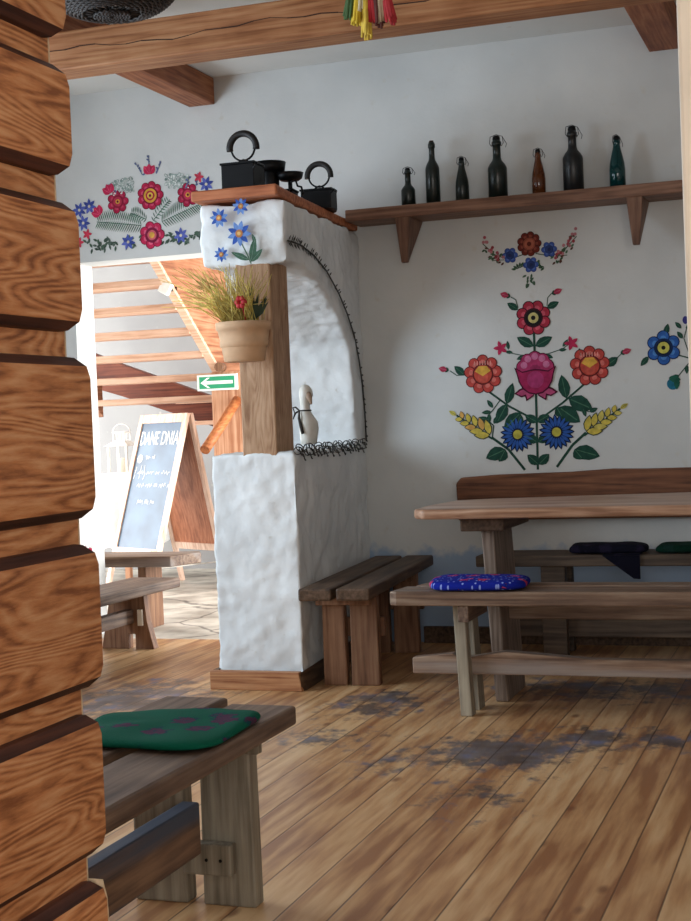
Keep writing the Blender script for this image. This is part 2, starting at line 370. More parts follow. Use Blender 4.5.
# ------------------------------------------------------------------ setting
YW = 6.85; ZC = 2.885; XL = -4.4; XR = 2.6; YF = -2.2
def struct(o, kind='structure', **kw): return tag(o, kind=kind, **kw)
m = MB(); m.box(XL-.2, XR+.2, YF-.2, YW+.0, -.12, 0); struct(m.build('floor', M_floor))
m = MB(); m.box(-7.2, -1.3, YW, 10.6, -.12, 0)
def hallfloor():
    m_, nt, b = newmat('worn_stone_floor'); L = nt.links
    tc = N(nt, 'ShaderNodeTexCoord'); v = N(nt, 'ShaderNodeTexVoronoi', feature='DISTANCE_TO_EDGE'); v.inputs['Scale'].default_value = 1.7
    nz = N(nt, 'ShaderNodeTexNoise'); nz.inputs['Scale'].default_value = 4; nz.inputs['Detail'].default_value = 7
    mv = N(nt, 'ShaderNodeMix', data_type='VECTOR'); mv.inputs[0].default_value = .15
    L.new(tc.outputs['Object'], nz.inputs['Vector']); L.new(tc.outputs['Object'], mv.inputs[4]); L.new(nz.outputs['Color'], mv.inputs[5]); L.new(mv.outputs[1], v.inputs['Vector'])
    r = ramp(nt, v.outputs['Distance'], [(.006, lin('#5a544e')), (.022, lin('#e0dcd4'))])
    r2 = ramp(nt, nz.outputs['Fac'], [(.35, lin('#9a958d')), (.6, lin('#d8d4cc'))])
    mx = N(nt, 'ShaderNodeMix', data_type='RGBA', blend_type='MULTIPLY'); mx.inputs[0].default_value = .8
    L.new(r2.outputs['Color'], mx.inputs[6]); L.new(r.outputs['Color'], mx.inputs[7]); L.new(mx.outputs[2], b.inputs['Base Color'])
    b.inputs['Roughness'].default_value = .5
    return m_
struct(m.build('floor_hall', hallfloor()))
m = MB(); m.box(-7.2, XR+.2, YF-.2, 10.6, ZC, ZC+.15); struct(m.build('ceiling', M_ceil))

# back wall with the doorway
DX0, DX1, DZ = -3.87, -2.62, 2.0
WT = .2
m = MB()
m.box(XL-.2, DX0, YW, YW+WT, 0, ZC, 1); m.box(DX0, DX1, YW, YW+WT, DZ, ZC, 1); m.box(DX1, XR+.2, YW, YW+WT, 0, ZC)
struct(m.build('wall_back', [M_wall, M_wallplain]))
m = MB(); m.box(-2.0, XR, YW-.03, YW, 0, .08); struct(m.build('baseboard_back', M_darkY))
# left wall with its window (seen from the side only)
WY0, WY1, WZ0, WZ1 = 2.3, 5.3, .8, 2.3
m = MB()
m.box(XL-.2, XL, YF, WY0, 0, ZC); m.box(XL-.2, XL, WY1, YW, 0, ZC); m.box(XL-.2, XL, WY0, WY1, 0, WZ0); m.box(XL-.2, XL, WY0, WY1, WZ1, ZC)
struct(m.build('wall_left', M_wallplain))
m = MB()
for y in (WY0, (WY0+WY1)/2-.03, WY1-.06): m.box(XL-.14, XL-.08, y, y+.06, WZ0, WZ1)
for z in (WZ0, WZ1-.06): m.box(XL-.14, XL-.08, WY0, WY1, z, z+.06)
struct(m.build('window_1', M_whitewood))
m = MB(); m.box(XR, XR+.2, YF, YW, 0, ZC); struct(m.build('wall_right', M_wallplain))
FX0, FX1 = -.6, 2.2  # unseen opening behind the camera, added to let in fill light
m = MB()
m.box(XL, FX0, YF-.2, YF, 0, ZC); m.box(FX1, XR, YF-.2, YF, 0, ZC); m.box(FX0, FX1, YF-.2, YF, 0, .8); m.box(FX0, FX1, YF-.2, YF, 2.3, ZC)
struct(m.build('wall_front', M_wallplain))
m = MB()
for x in (FX0, (FX0+FX1)/2-.03, FX1-.06): m.box(x, x+.06, YF-.14, YF-.08, .8, 2.3)
for z in (.8, 2.24): m.box(FX0, FX1, YF-.14, YF-.08, z, z+.06)
struct(m.build('fill_window', M_whitewood))  # frame of the added fill opening, never in view
# hall shell; its left side is a wide glazed entrance
m = MB()
m.box(-7.2, -1.3, 10.3, 10.5, 0, ZC); m.box(-1.5, -1.3, YW+WT, 7.6, 0, ZC); m.box(-1.5, -1.3, 9.2, 10.3, 0, ZC); m.box(-1.5, -1.3, 7.6, 9.2, 2.25, ZC)
m.box(-7.2, -7.0, YW+WT, 7.3, 0, ZC); m.box(-7.2, -7.0, 10.0, 10.3, 0, ZC); m.box(-7.2, -7.0, 7.3, 10.0, 2.4, ZC)
m.box(-7.2, XL-.2, YW, YW+WT, 0, ZC)
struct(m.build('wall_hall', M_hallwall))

# log wall beside the camera: hewn logs with hollow joints
root = struct(empty('wall_log', (-1.05, 0, 0)))
joints = [0.0, .235, .463, .707, .955, 1.229, 1.453, 1.65, 1.90, 2.15, 2.39, 2.63, 2.87]
ends = [1.87, 1.874, 1.88, 1.894, 1.894, 1.879, 1.870, 1.869, 1.87, 1.87, 1.87, 1.87]
for i in range(len(joints)-1):
    z0, z1 = joints[i], joints[i+1]
    g = .016
    m = MB(); m.box(-.26, 0, YF, ends[i], z0+g, z1-g)
    bm = m.bm
    eds = [e for e in bm.edges if abs(e.verts[0].co.y-e.verts[1].co.y) > 1 or (abs(e.verts[0].co.x-e.verts[1].co.x) > .1 and e.verts[0].co.y > 0)]
    bmesh.ops.bevel(bm, geom=eds, offset=.034, segments=3, affect='EDGES', profile=.55)
    bmesh.ops.recalc_face_normals(bm, faces=bm.faces[:])
    pale = i in (1,)
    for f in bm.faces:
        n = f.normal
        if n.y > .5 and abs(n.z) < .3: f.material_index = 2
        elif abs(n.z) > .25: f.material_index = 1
    if i in (1, 0):
        vs = [e for e in bm.edges if abs(e.verts[0].co.z-e.verts[1].co.z) > .02 and min(v.co.y for v in e.verts) > ends[i]-.06 and min(v.co.x for v in e.verts) > -.01]
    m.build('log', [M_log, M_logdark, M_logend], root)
    if i in (1, 2):
        q = MB(); q.prism([(ends[i]-.002, z0+.05), (ends[i]+.010, z0+.03), (ends[i]+.014, z0+.10), (ends[i]+.009, z1-.05), (ends[i]-.002, z1-.02)], 'x', -.06, -.004)
        if i == 1: q.build('sawn_end', M_logend, root)
    # strip in the joint
m = MB()
for i, z in enumerate(joints[1:-1]):
    e_ = min(ends[i], ends[i+1])-.010
    m.box(-.24, -.026, YF, e_, z-.05, z+.05)
    m.box(-.24, -.027, e_, e_+.006, z-.045, z+.045, 1)
m.build('joint_strip', [M_log, M_logend], root)

# door post at the right edge of the opening
m = MB(); m.box(-.222, -.09, 2.2, 2.32, 0, ZC); struct(m.build('trim_1', M_whitewood, bevel=.006))

# beams
m = MB(); m.box(-4.38, 2.55, 5.30, 5.46, 2.588, 2.748)
o = m.build('ceiling_beam', M_beam, bevel=.008); struct(o)
# a long drying crack along the beam face
m = MB()
pts = []
for k in range(40):
    x = -3.2+k*.07
    pts.append((x, 5.2995, 2.665+.010*math.sin(k*.5)+.006*math.sin(k*1.7)+.012*(k/40)))
for a, b_ in zip(pts, pts[1:]):
    w = .0018+.0016*math.sin(a[0]*9)**2
    m.face([(a[0], a[1], a[2]-w), (b_[0], b_[1], b_[2]-w), (b_[0], b_[1], b_[2]+w*.6), (a[0], a[1], a[2]+w*.6)])
m.build('drying_crack', plain('#3a2011', .9), o)
for x0, x1 in ((-3.155, -3.01), (-.82, -.665),):
    if x1 - x0 < .05: continue
    m = MB(); m.box(x0, x1, YF+.05, YW-.002, 2.748, ZC-.002)
    o = m.build('ceiling_joist', M_joist, bevel=.006); struct(o)

# ------------------------------------------------------------------ plaster pier with arched opening
def pier_x(y): return -2.17-.08*(y-5.6)
prof = [(5.6, 0), (6.86, 0), (6.86, 2.03), (5.6, 2.03), (5.58, 1.90), (5.6, 1.765), (5.82, 1.775), (6.06, 1.735), (6.24, 1.68), (6.37, 1.62), (6.5, 1.54), (6.59, 1.47),
        (6.63, 1.34), (6.64, 1.2), (6.66, 1.08), (6.70, .985), (6.2, .98), (5.6, .985)]
m = MB()
lo = [m.bm.verts.new((pier_x(y)-.385-.016*(y-5.6), y, z)) for y, z in prof]; hi = [m.bm.verts.new((pier_x(y), y, z)) for y, z in prof]
n = len(prof)
for tri in tessellate_polygon([[Vector((y, z, 0)) for y, z in prof]]):
    m.bm.faces.new([lo[k] for k in tri]); m.bm.faces.new([hi[k] for k in reversed(tri)])
for i in range(n): m.bm.faces.new([lo[i], lo[(i+1) % n], hi[(i+1) % n], hi[i]])
bmesh.ops.triangulate(m.bm, faces=m.bm.faces[:])
pier = m.build('wall_pier', M_pier)
struct(pier)
r = pier.modifiers.new('remesh', 'REMESH'); r.mode = 'VOXEL'; r.voxel_size = .014; r.use_smooth_shade = True
s = pier.modifiers.new('soften', 'SMOOTH'); s.iterations = 6; s.factor = .5
displace(pier, 'plaster_lumps', .030, .16); displace(pier, 'plaster_small', .013, .045)

# plinth board round the pier foot
root = struct(empty('baseboard_pier', (-2.36, 5.54, 0)))
m = MB(); m.prism([(-2.565+2.36, 0), (-2.15+2.36, 0), (-2.165+2.36, .078), (-2.565+2.36, .078)], 'y', -.01, .03); m.build('front_board', M_trimwood, root, bevel=.004)
m = MB(); m.hull8([(.215, .035, 0), (.185+.02, -.01, 0), (.185+.02, -.01, 0.078), (.2, .035, .078)]*1 + [(.12+.01, 1.25, 0), (.10, 1.25, 0), (.10, 1.25, .078), (.12, 1.25, .078)]); m.build('side_board', M_darkY, root)
m = MB(); m.box(-.205, -.185, .03, .8, 0, .078); m.build('side_board', M_darkY, root)

# timber post standing in the front of the opening
m = MB(); m.box(-2.402, -2.247, 5.60, 5.80, .955, 1.80)
struct(m.build('timber_post', M_post, bevel=.006))
# ledge plank over the pier
m = MB(); m.prism([(-2.56, 5.53), (-2.175, 5.53), (-2.20, 5.75), (-2.262, 6.60), (-2.262, 6.83), (-2.66, 6.83)], 'z', 2.04, 2.084)
o = m.build('ledge_plank', M_ledge, bevel=.008)
tag(o, 'reddish wooden ledge plank capping the white plaster pier', 'shelf')

# ------------------------------------------------------------------ shelf and bottles
root = empty('wall_shelf', (-1.2, 6.62, 2.06), label='long brown wooden wall shelf carrying seven old bottles', cat='shelf')
m = MB(); m.box(-2.255+1.2, 1.5, 0, .225, 0, .056); m.build('shelf_board', M_shelf, root, bevel=.004)
for bx in (-1.957, -.868):
    m = MB(); x = bx+1.2-.012; w = .033
    m.hull8([(x-w*.45, .005, -.215), (x+w*.45, .005, -.215), (x+w*.45, .03, -.215), (x-w*.45, .03, -.215),
             (x-w*1.15, .0, .0), (x+w*1.15, .0, .0), (x+w*1.15, .226, .0), (x-w*1.15, .226, .0)])
    b_ = m.bm
    m.build('bracket', M_shelfv, root, bevel=.004)

G_dark = glass_mat('dark_green_glass', '#16221e', .25, .3)
G_black = glass_mat('near_black_glass', '#1b1d1f', .15, .35)
G_brown = glass_mat('brown_glass', '#6a3a1c', .35, .12)
G_teal = glass_mat('teal_glass', '#0e4a4c', .55, .08)
def bottle(x, h, r, glass, label, kind, fat=.58, lean=0):
    """kind: swing = wire swing-top, cork = plain tall neck"""
    h *= 1.045
    root = empty('bottle', (x, 6.745, 2.1165), lean, label=label, cat='bottle', group='old bottles on the wall shelf')
    nr = r*.40
    hb = h*(.93 if kind == 'swing' else 1.0)
    if kind == 'slope':
        hb = h*.92
        prof = [(r*.8, 0), (r, .006), (r, hb*.40), (r*.93, hb*.52), (r*.72, hb*.68), (r*.50, hb*.82), (r*.42, hb*.90), (r*.46, hb*.92), (r*.46, hb*.97), (r*.40, hb*.975), (r*.38, hb)]
    else:
        prof = [(r*.8, 0), (r, .006), (r, hb*fat*.94), (r*.96, hb*fat), (r*.80, hb*(fat+.05)), (nr*1.25, hb*(fat+.11)), (nr*1.05, hb*(fat+.16)), (nr, hb*.90), (nr*1.25, hb*.91), (nr*1.25, hb*.97), (nr*1.0, hb*.98), (nr, hb)]
    m = MB(); m.lathe(prof, seg=28); m.build('glass_body', glass, root)
    if kind != 'cork':
        m = MB(); m.lathe([(nr*.9, hb-.002), (nr*1.0, hb+.004), (nr*.9, h-.004), (nr*.5, h)], seg=16); stp = m.build('stopper', M_black, root)
        m = MB(); R_ = nr*1.55
        m.tube([(R_*.8, 0, hb*.90), (R_*1.15, 0, hb*.95), (R_*1.0, 0, h*.985), (0, 0, h+.005), (-R_*1.0, 0, h*.985), (-R_*1.15, 0, hb*.95), (-R_*.8, 0, hb*.90)], .0016, 5)
        m.tube([(R_*1.0, 0, h*.985), (R_*1.7, -.004, hb*.93), (R_*1.5, -.006, hb*.87)], .0014, 5)
        m.build('wire_bail', M_black, stp)
    else:
        m = MB(); m.lathe([(nr*.8, h-.002), (nr*.8, h+.006)], seg=12); m.build('cork', plain('#3b2a1c', .9), root)
    return root
bottle(-1.971, .186, .034, G_dark, 'smallest dark swing-top bottle, first from the pier on the shelf', 'swing', .50, .3)
bottle(-1.847, .292, .034, G_dark, 'slim dark bottle with long bare neck and no wire top', 'cork', .60)
bottle(-1.703, .210, .032, G_dark, 'dark green swing-top bottle with sloping shoulders beside bare necked one', 'slope', lean=.5)
bottle(-1.530, .290, .0455, G_dark, 'broad dark swing-top bottle left of the brown one', 'swing', .55, .2)
bottle(-1.335, .212, .0315, G_brown, 'brown glass swing-top bottle, the only amber one', 'slope', lean=.4)
bottle(-1.172, .298, .047, G_black, 'tallest and widest grey-black swing-top bottle on the shelf', 'swing', .58, .6)
bottle(-.969, .236, .0365, G_teal, 'teal green swing-top bottle standing above the second bracket', 'slope', lean=1.0)

# ------------------------------------------------------------------ irons and scale on the ledge
def iron(loc, rz, W, Lh, Hb, R, label):
    root = empty('charcoal_iron', loc, rz, label=label, cat='iron', group='old charcoal irons on the ledge')
    m = MB()
    out = [(-W/2, 0), (W/2, 0), (W/2, Lh*.45), (W*.34, Lh*.75), (0, Lh), (-W*.34, Lh*.75), (-W/2, Lh*.45)]
    m.prism(out, 'z', 0, Hb); m.build('iron_body', M_black, root, bevel=.003)
    m = MB(); m.prism([(a*1.06, b*1.0-.003) for a, b in out], 'z', Hb, Hb+.008); m.build('lid', M_black, root)
    m = MB()
    cy = Lh*.30; cz = Hb+.024+R
    m.tube([(R*math.cos(t), cy, cz+R*math.sin(t)) for t in [2*PI*k/24 for k in range(25)]], .0045, 6)
    m.tube([(-.028, cy, Hb+.004), (-.018, cy, Hb+.022), (0, cy, Hb+.028), (.018, cy, Hb+.022), (.028, cy, Hb+.004)], .0045, 6)
    hf = m.build('handle_frame', M_black, root)
    m = MB(); T = R*.27
    m.tube([(( R+T*.5)*math.cos(t), cy, cz+(R+T*.5)*math.sin(t)) for t in [-.15+(PI+.3)*k/20 for k in range(21)]], T, 12)
    m.build('grip', plain('#15110f', .6), hf)
    m = MB(); m.tube([(W/2-.002, .0, Hb*.75), (W/2+.012, 0, Hb*.9), (W/2+.018, 0, Hb*1.02)], .003, 6); m.build('latch', M_black, root)
    return root
iron((-2.357, 5.56, 2.086), 0, .145, .24, .098, .053, 'larger black charcoal iron with ring handle at the ledge front corner')
iron((-2.285, 6.30, 2.086), math.radians(3), .145, .22, .085, .050, 'smaller black charcoal iron with ring handle near the wall end of the ledge')
root = empty('kitchen_scale', (-2.325, 5.92, 2.086), label='black iron kitchen scale with two shallow pans between the irons', cat='scale')
m = MB(); m.prism([(-.085, -.05), (.075, -.05), (.075, .06), (-.085, .06)], 'z', 0, .03); m.tube([(-.03, 0, .03), (-.03, 0, .115)], .04, 16)
m.build('base', M_black, root, bevel=.003)
m = MB(); m.lathe([(.02, .112), (.055, .115), (.066, .122), (.072, .158), (.066, .158), (.058, .128), (.01, .124)], c=(-.03, 0, 0), seg=24); m.build('pan', M_black, root)
m = MB(); m.lathe([(.02, .072), (.04, .075), (.054, .085), (.060, .108), (.055, .108), (.046, .09), (.01, .085)], c=(.055, .02, 0), seg=24); m.tube([(.055, .02, .03), (.055, .02, .074)], .01, 8); m.build('pan', M_black, root)
m = MB(); m.tube([(.075, -.03, .06), (.10, -.03, .065), (.108, -.03, .04), (.125, -.03, .035), (.13, -.03, .015), (.13, -.03, .0)], .005, 6); m.tube([(.06, -.03, .012), (.085, -.03, .028), (.11, -.03, .012)], .006, 6)
m.build('lever', M_black, root)

# ------------------------------------------------------------------ pot of dried grass
root = empty('hanging_pot', (-2.322, 5.475, 1.362), label='pale terracotta pot of dried grass hung on the timber post', cat='flower pot')
M_terra = plain('#cfa985', .8, var=.08, scale=9)
m = MB(); m.lathe([(.075, 0), (.084, .004), (.092, .055), (.094, .06), (.099, .062), (.1, .085), (.098, .088), (.106, .128), (.113, .13), (.115, .160), (.106, .162), (.104, .150), (.02, .148)], seg=32); pt = m.build('pot', M_terra, root)
m = MB(); m.box(-.012, .012, .098, .126, .10, .13); m.build('hook', M_metal, pt)
M_straw = plain('#dcc46c', .8, var=.25, scale=14)
M_straw2 = plain('#bda250', .8, var=.25, scale=14)
m = MB()
for k in range(230):
    a = random.uniform(0, 2*PI); rr = random.uniform(0, .085)
    b0 = Vector((rr*math.cos(a), rr*math.sin(a), .145))
    dx = random.gauss(-.04, .09) ; dy = random.uniform(-.12, .045)
    hgt = random.uniform(.08, .25)
    if k % 3 == 0: dx = random.uniform(-.34, -.03); hgt = random.uniform(.08, .26)
    if k % 9 == 0: dx = random.uniform(.04, .12); hgt = random.uniform(.07, .17)
    tip = b0+Vector((dx, dy, hgt))
    tip.y = min(tip.y, .11)
    mid = b0*.5+tip*.5+Vector((0, 0, random.uniform(0, .05)))
    m.tube([b0, mid, tip], [.0022, .0018, .0010], 4, mi=k % 2)
o = m.build('dried_grass', [M_straw, M_straw2], root); o['kind'] = 'stuff'
m = MB()
for k in range(6):
    t = 2*PI*k/6
    m.lathe([(.002, -.012), (.012, -.006), (.013, .004), (.003, .012)], c=(.035+.015*math.cos(t), -.10, .235+.016*math.sin(t)), seg=8)
m.tube([(.03, -.03, .14), (.036, -.095, .235)], .0025, 5)
m.build('red_flower', plain('#b3242c', .7), root)
m = MB()
for k in range(14):
    a = random.uniform(.2, 2.6); b0 = Vector((.05, -.02, .16)); c_ = b0+Vector((.07*math.cos(a)+.01, -.01, .06+.09*math.sin(a)*random.uniform(.6, 1)))
    d = (c_-b0); side = Vector((-d.z, 0, d.x)).normalized()*.012
    m.face([b0, (b0+c_)/2+side, c_, (b0+c_)/2-side])
m.build('dark_leaves', plain('#2d3a25', .8), root)

# ------------------------------------------------------------------ goose on the sill
root = empty('goose_figurine', (-2.262, 6.02, 1.006), math.radians(-8), label='white ceramic goose figurine with dark ribbon bow on the arch sill', cat='figurine')
M_cer = plain('#d8d5cc', .35, var=.06, scale=20)
pf = [(.010, 0), (.034, .002), (.037, .03), (.042, .07), (.040, .10), (.030, .125), (.021, .150), (.020, .172), (.025, .195), (.030, .22), (.027, .245), (.017, .262), (.004, .268)]
of = [(0, 0), (0, 0), (.002, 0), (.004, 0), (.003, 0), (-.004, 0), (-.010, 0), (-.011, 0), (-.008, 0), (-.004, 0), (-.005, 0), (-.008, 0), (-.010, 0)]
m = MB(); m.lathe(pf, seg=24, sy=1.15, offs=of); m.build('body', M_cer, root)
m = MB(); m.tube([(.010, -.012, .224), (.024, -.02, .205), (.033, -.024, .178)], [.016, .012, .004], 10); m.build('beak', plain('#a58a74', .5), root)
m = MB(); m.tube([(.010*0-.011+.024*math.cos(t), .026*math.sin(t), .152) for t in [2*PI*k/20 for k in range(21)]], .0035, 6)
for s_ in (-1, 1):
    m.tube([(-.030, -.020, .152), (-.045, -.026, .152+.012*s_+.004), (-.058, -.028, .152+.014*s_-.02*(s_ < 0)), (-.048, -.03, .140), (-.030, -.020, .152)], .004, 6)
m.tube([(-.028, -.024, .152), (-.020, -.045, .12), (-.006, -.052, .075), (.0, -.052, .05)], [.004, .006, .008, .007], 6)
m.build('ribbon_bow', plain('#2d2724', .8), root)

# sill and arch decorations: dark wire-and-leaf garlands
M_garl = plain('#3a3a38', .8, var=.3)
m = MB()
for k in range(46):
    t = k/45; y = 5.62+1.16*t; x = pier_x(y)+.006
    z = .985+.012*math.sin(k*1.7)
    m.tube([(x+.004+.012*math.cos(a), y+.017*math.cos(a+k), z+.016*math.sin(a)+.004) for a in [2*PI*j/8*.85 for j in range(9)]], .0024, 5)
    if k % 2: m.tube([(x+.002, y, z), (x+.008, y+.01, z-.028), (x+.004, y+.028, z-.020-.01*random.random())], .003, 4)
o = m.build('sill_garland', M_garl); tag(o, 'dark curly garland along the sill edge of the arched opening', 'garland')
rope = [(5.60, 1.856), (5.70, 1.860), (5.81, 1.858), (6.0, 1.835), (6.20, 1.785), (6.40, 1.70), (6.535, 1.62), (6.66, 1.52), (6.74, 1.40), (6.79, 1.28), (6.815, 1.15), (6.825, 1.0)]
m = MB(); m.tube([(pier_x(y)+.008, y, z) for y, z in rope], .004, 6)
for k in range(len(rope)-1):
    (ya, za), (yb, zb) = rope[k], rope[k+1]
    for j in range(10):
        t = j/10; y = ya+(yb-ya)*t; z = za+(zb-za)*t; w = .030*(1-.75*(k/len(rope)))+.005
        a = math.atan2(zb-za, yb-ya)+random.choice((-1, 1))*random.uniform(.6, 1.2)
        e = Vector((pier_x(y)+.014, y+w*math.cos(a), z+w*math.sin(a)))
        b0 = Vector((pier_x(y)+.009, y, z)); d = e-b0; sd = Vector((0, -d.z, d.y)).normalized()*.005
        m.face([b0, (b0+e)/2+sd, e, (b0+e)/2-sd])
o = m.build('arch_garland', M_garl); tag(o, 'thin dark leafy garland following the curve of the arch', 'garland')

# ------------------------------------------------------------------ benches
def plank_bench(name, loc, rz, X0, X1, nb, Y0, Y1, h, t, legs, ms, ml, label, cat='bench', gap=.018, stretcher=None, legw=.12, cleat_z=None, cleat_back=None, cleat_ext=.03, legt=.05, group='plank benches', legx=None, boards=None):
    root = empty(name, loc, rz, label=label, cat=cat, group=group)
    w = (X1-X0-gap*(nb-1))/nb
    for k in range(nb):
        a = X0+k*(w+gap)
        m = MB(); d0 = random.uniform(-.015, .015)
        m.box(a, a+w, Y0, Y1+(boards[k] if boards else d0), h-t, h); m.build('seat_board', ms, root, bevel=.008)
    for ly in legs:
        for k in range(2):
            a, lw = legx[k] if legx else ((X0+.02, legw) if k == 0 else (X1-.02-legw, legw))
            m = MB(); sp = 0
            m.hull8([(a-.003+sp, ly-legt/2, 0), (a+lw+.003+sp, ly-legt/2, 0), (a+lw+.003+sp, ly+legt/2, 0), (a-.003+sp, ly+legt/2, 0),
                     (a, ly-legt/2, h-t), (a+lw, ly-legt/2, h-t), (a+lw, ly+legt/2, h-t), (a, ly+legt/2, h-t)])
            m.build('leg', ml, root, bevel=.005)
        m = MB(); m.box(X0+.01, X1-.05, ly-legt/2-.03, ly-legt/2, h-t-.045, h-t); m.build('top_cleat', ml, root, bevel=.004)
        if cleat_back:
            m = MB(); m.box(X0+.06, X1-.01, ly+legt/2, ly+legt/2+.03, *cleat_back); m.build('cleat', ml, root, bevel=.004)
        if cleat_z:
            m = MB(); m.box(X0+cleat_ext, X1-cleat_ext, ly-legt/2-.035, ly-legt/2, cleat_z[0], cleat_z[1])
            cl = m.build('cleat', ml, root, bevel=.004)
            for q in (-.02, .015):
                m = MB(); zc = (cleat_z[0]+cleat_z[1])/2; xq = X1-cleat_ext-.04+q
                m.tube([(xq, ly-legt/2-.034, zc), (xq, ly-legt/2-.037, zc)], .004, 8); m.build('nail', M_black, cl)
    if stretcher:
        z0, z1, xa, xb, ya, yb, sm = stretcher
        m = MB(); m.box(xa, xb, ya, yb, z0, z1); m.build('stretcher', sm, root, bevel=.006)
    return root

# near bench, running back to the log wall
plank_bench('bench', (-1.405, 2.1, 0), 0, -.19, .180, 2, -.185, 1.03, .45, .045, [-.10, .94], M_greyY, M_greyZ,
            'grey-brown plank bench nearest the camera with the green cushion on it', gap=.035, boards=(.05, -.02), legx=[(-.205, .13), (-.030, .125)],
            cleat_z=(.08, .152), cleat_ext=.125, stretcher=(.13, .25, -.06, -.015, -.18, .88, wood('stretcher_blue', '#4a3a33', '#6f5544', '#8a6c55', axis='Y', wear='#4a505e')))
# bench along the pier
plank_bench('bench', (-2.0, 5.44, 0), math.radians(4.8), -.115, .18, 2, 0, 1.36, .435, .05, [.27, 1.10], M_darkY, M_brownZ,
            'dark two-board bench standing along the white pier', gap=.02, legx=[(-.085, .095), (.035, .115)], cleat_back=(.20, .28), legt=.05)
# wide low bench at the doorway
root = empty('bench', (-3.42, 6.76, 0), math.radians(-2), label='low wide-plank bench with notched end panel beside the doorway', cat='bench', group='plank benches')
m = MB(); m.box(-.14, .145, -2.2, 0, .285, .335); m.build('seat_board', M_greyY, root, bevel=.008)
for ly in (-.22, -1.95):
    m = MB(); m.prism([(-.19, 0), (-.035, 0), (-.035, .075), (.005, .075), (.005, 0), (.11, 0), (.075, .14), (.06, .285), (-.13, .285), (-.16, .14)], 'y', ly-.025, ly+.025)
    m.build('end_panel', M_brownZ, root, bevel=.003)
m = MB(); m.box(-.05, .0, -2.0, -.15, .13, .20); m.build('stretcher', M_greyY, root, bevel=.004)
m = MB(); m.box(.03, .055, -.26, -.245, .12, .2); m.build('wedge', M_whitewood, root)
# bench in the hall just past the threshold
root = empty('bench', (-4.0, 7.3, 0), 0, label='pale plank bench just past the doorway in the hall', cat='bench', group='plank benches')
m = MB(); m.prism([(-.75, -.2), (.50, -.2), (.58, .03), (.55, .08), (-.75, .08)], 'z', .35, .41); m.build('seat_board', M_greyX, root, bevel=.006)
for lx in (-.6, .30):
    m = MB(); m.box(lx-.025, lx+.025, -.15, .05, 0, .35); m.build('end_panel', M_brownZ, root, bevel=.004)

# front bench of the dining set
root = empty('bench', (-1.4, 5.22, 0), 0, label='long weathered bench in front of the table carrying the blue cushion', cat='bench', group='plank benches')
for ya, yb, xa in ((-.17, .0, -.212), (.018, .135, -.165)):
    m = MB(); m.prism([(xa, ya+.015), (xa+.03, ya), (1.9, ya), (1.9, yb), (xa+.02, yb)], 'z', .42, .472); m.build('seat_board', M_greyX, root, bevel=.006)
for lx in (0.0, 1.6):
    for ya, yb in ((-.075, -.019), (.036, .125)):
        m = MB(); m.hull8([(lx+.02, ya, 0), (lx+.065, ya, 0), (lx+.065, yb, 0), (lx+.02, yb, 0), (lx+.0, ya+.01, .42), (lx+.045, ya+.01, .42), (lx+.045, yb, .42), (lx+.0, yb, .42)])
        m.build('leg', M_greyZ, root, bevel=.004)
    m = MB(); m.box(lx+.046, lx+.085, -.16, .13, .36, .42); m.build('cleat', M_greyY, root, bevel=.003)
m = MB(); m.prism([(-.175, .146), (1.9, .146), (1.9, .204), (.5, .208), (.18, .232), (.02, .205), (-.02, .222), (-.175, .205)], 'y', -.018, .035); m.build('stretcher', M_greyX, root, bevel=.004)

# table
root = empty('dining_table', (-1.3, 5.55, 0), 0, label='long plank dining table with thick live-edge top before the mural wall', cat='table')
m = MB()
m.prism([(-.265, -.29), (-.22, -.335), (.0, -.345), (.5, -.335), (1.0, -.345), (1.9, -.34), (1.9, .45), (.7, .47), (-.1, .30), (-.24, .235), (-.275, -.1)], 'z', .722, .760)
m.build('tabletop', M_tabX, root, bevel=.012, seg=3)
for lx in (0.0, 1.5):
    m = MB(); m.hull8([(lx-.015, -.12, 0), (lx+.035, -.12, 0), (lx+.035, .20, 0), (lx-.015, .20, 0), (lx-.05, -.12, .67), (lx-.0, -.12, .67), (lx-.0, .20, .67), (lx-.05, .20, .67)])
    m.build('leg', M_tabZ, root, bevel=.006)
    m = MB(); m.box(lx-.11, lx+.06, -.2, .26, .665, .72); m.build('cleat', M_darkY, root, bevel=.006)
m = MB(); m.box(-.0, 1.6, .02, .08, .30, .39); m.build('stretcher', M_greyX, root, bevel=.005)
# wall bench
root = empty('bench', (-1.3, 6.6, 0), 0, label='dark bench behind the table against the mural wall', cat='bench', group='plank benches')
m = MB(); m.box(-.325, 1.9, -.18, .1, .415, .465); m.build('seat_board', M_dkX, root, bevel=.006)
for lx in (.02, 1.5):
    m = MB(); m.box(lx-.055, lx+.055, -.14, -.085, 0, .415); m.build('leg', M_dkX, root, bevel=.004)
    m = MB(); m.box(lx-.055, lx+.055, .03, .085, 0, .415); m.build('leg', M_dkX, root, bevel=.004)
m = MB(); m.box(-.25, 1.9, -.083, -.04, .085, .175); m.build('stretcher', M_dkX, root, bevel=.005)
# board along the wall
m = MB(); m.prism([(-1.80, .60), (.5, .60), (.5, .83), (-.9, .828), (-1.05, .832), (-1.25, .822), (-1.6, .818), (-1.78, .808), (-1.805, .78)], 'y', YW-.05, YW-.001)
o = m.build('back_board', M_backX, bevel=.008); tag(o, 'wavy-edged brown wall board behind the table serving as bench backrest', 'backrest board')

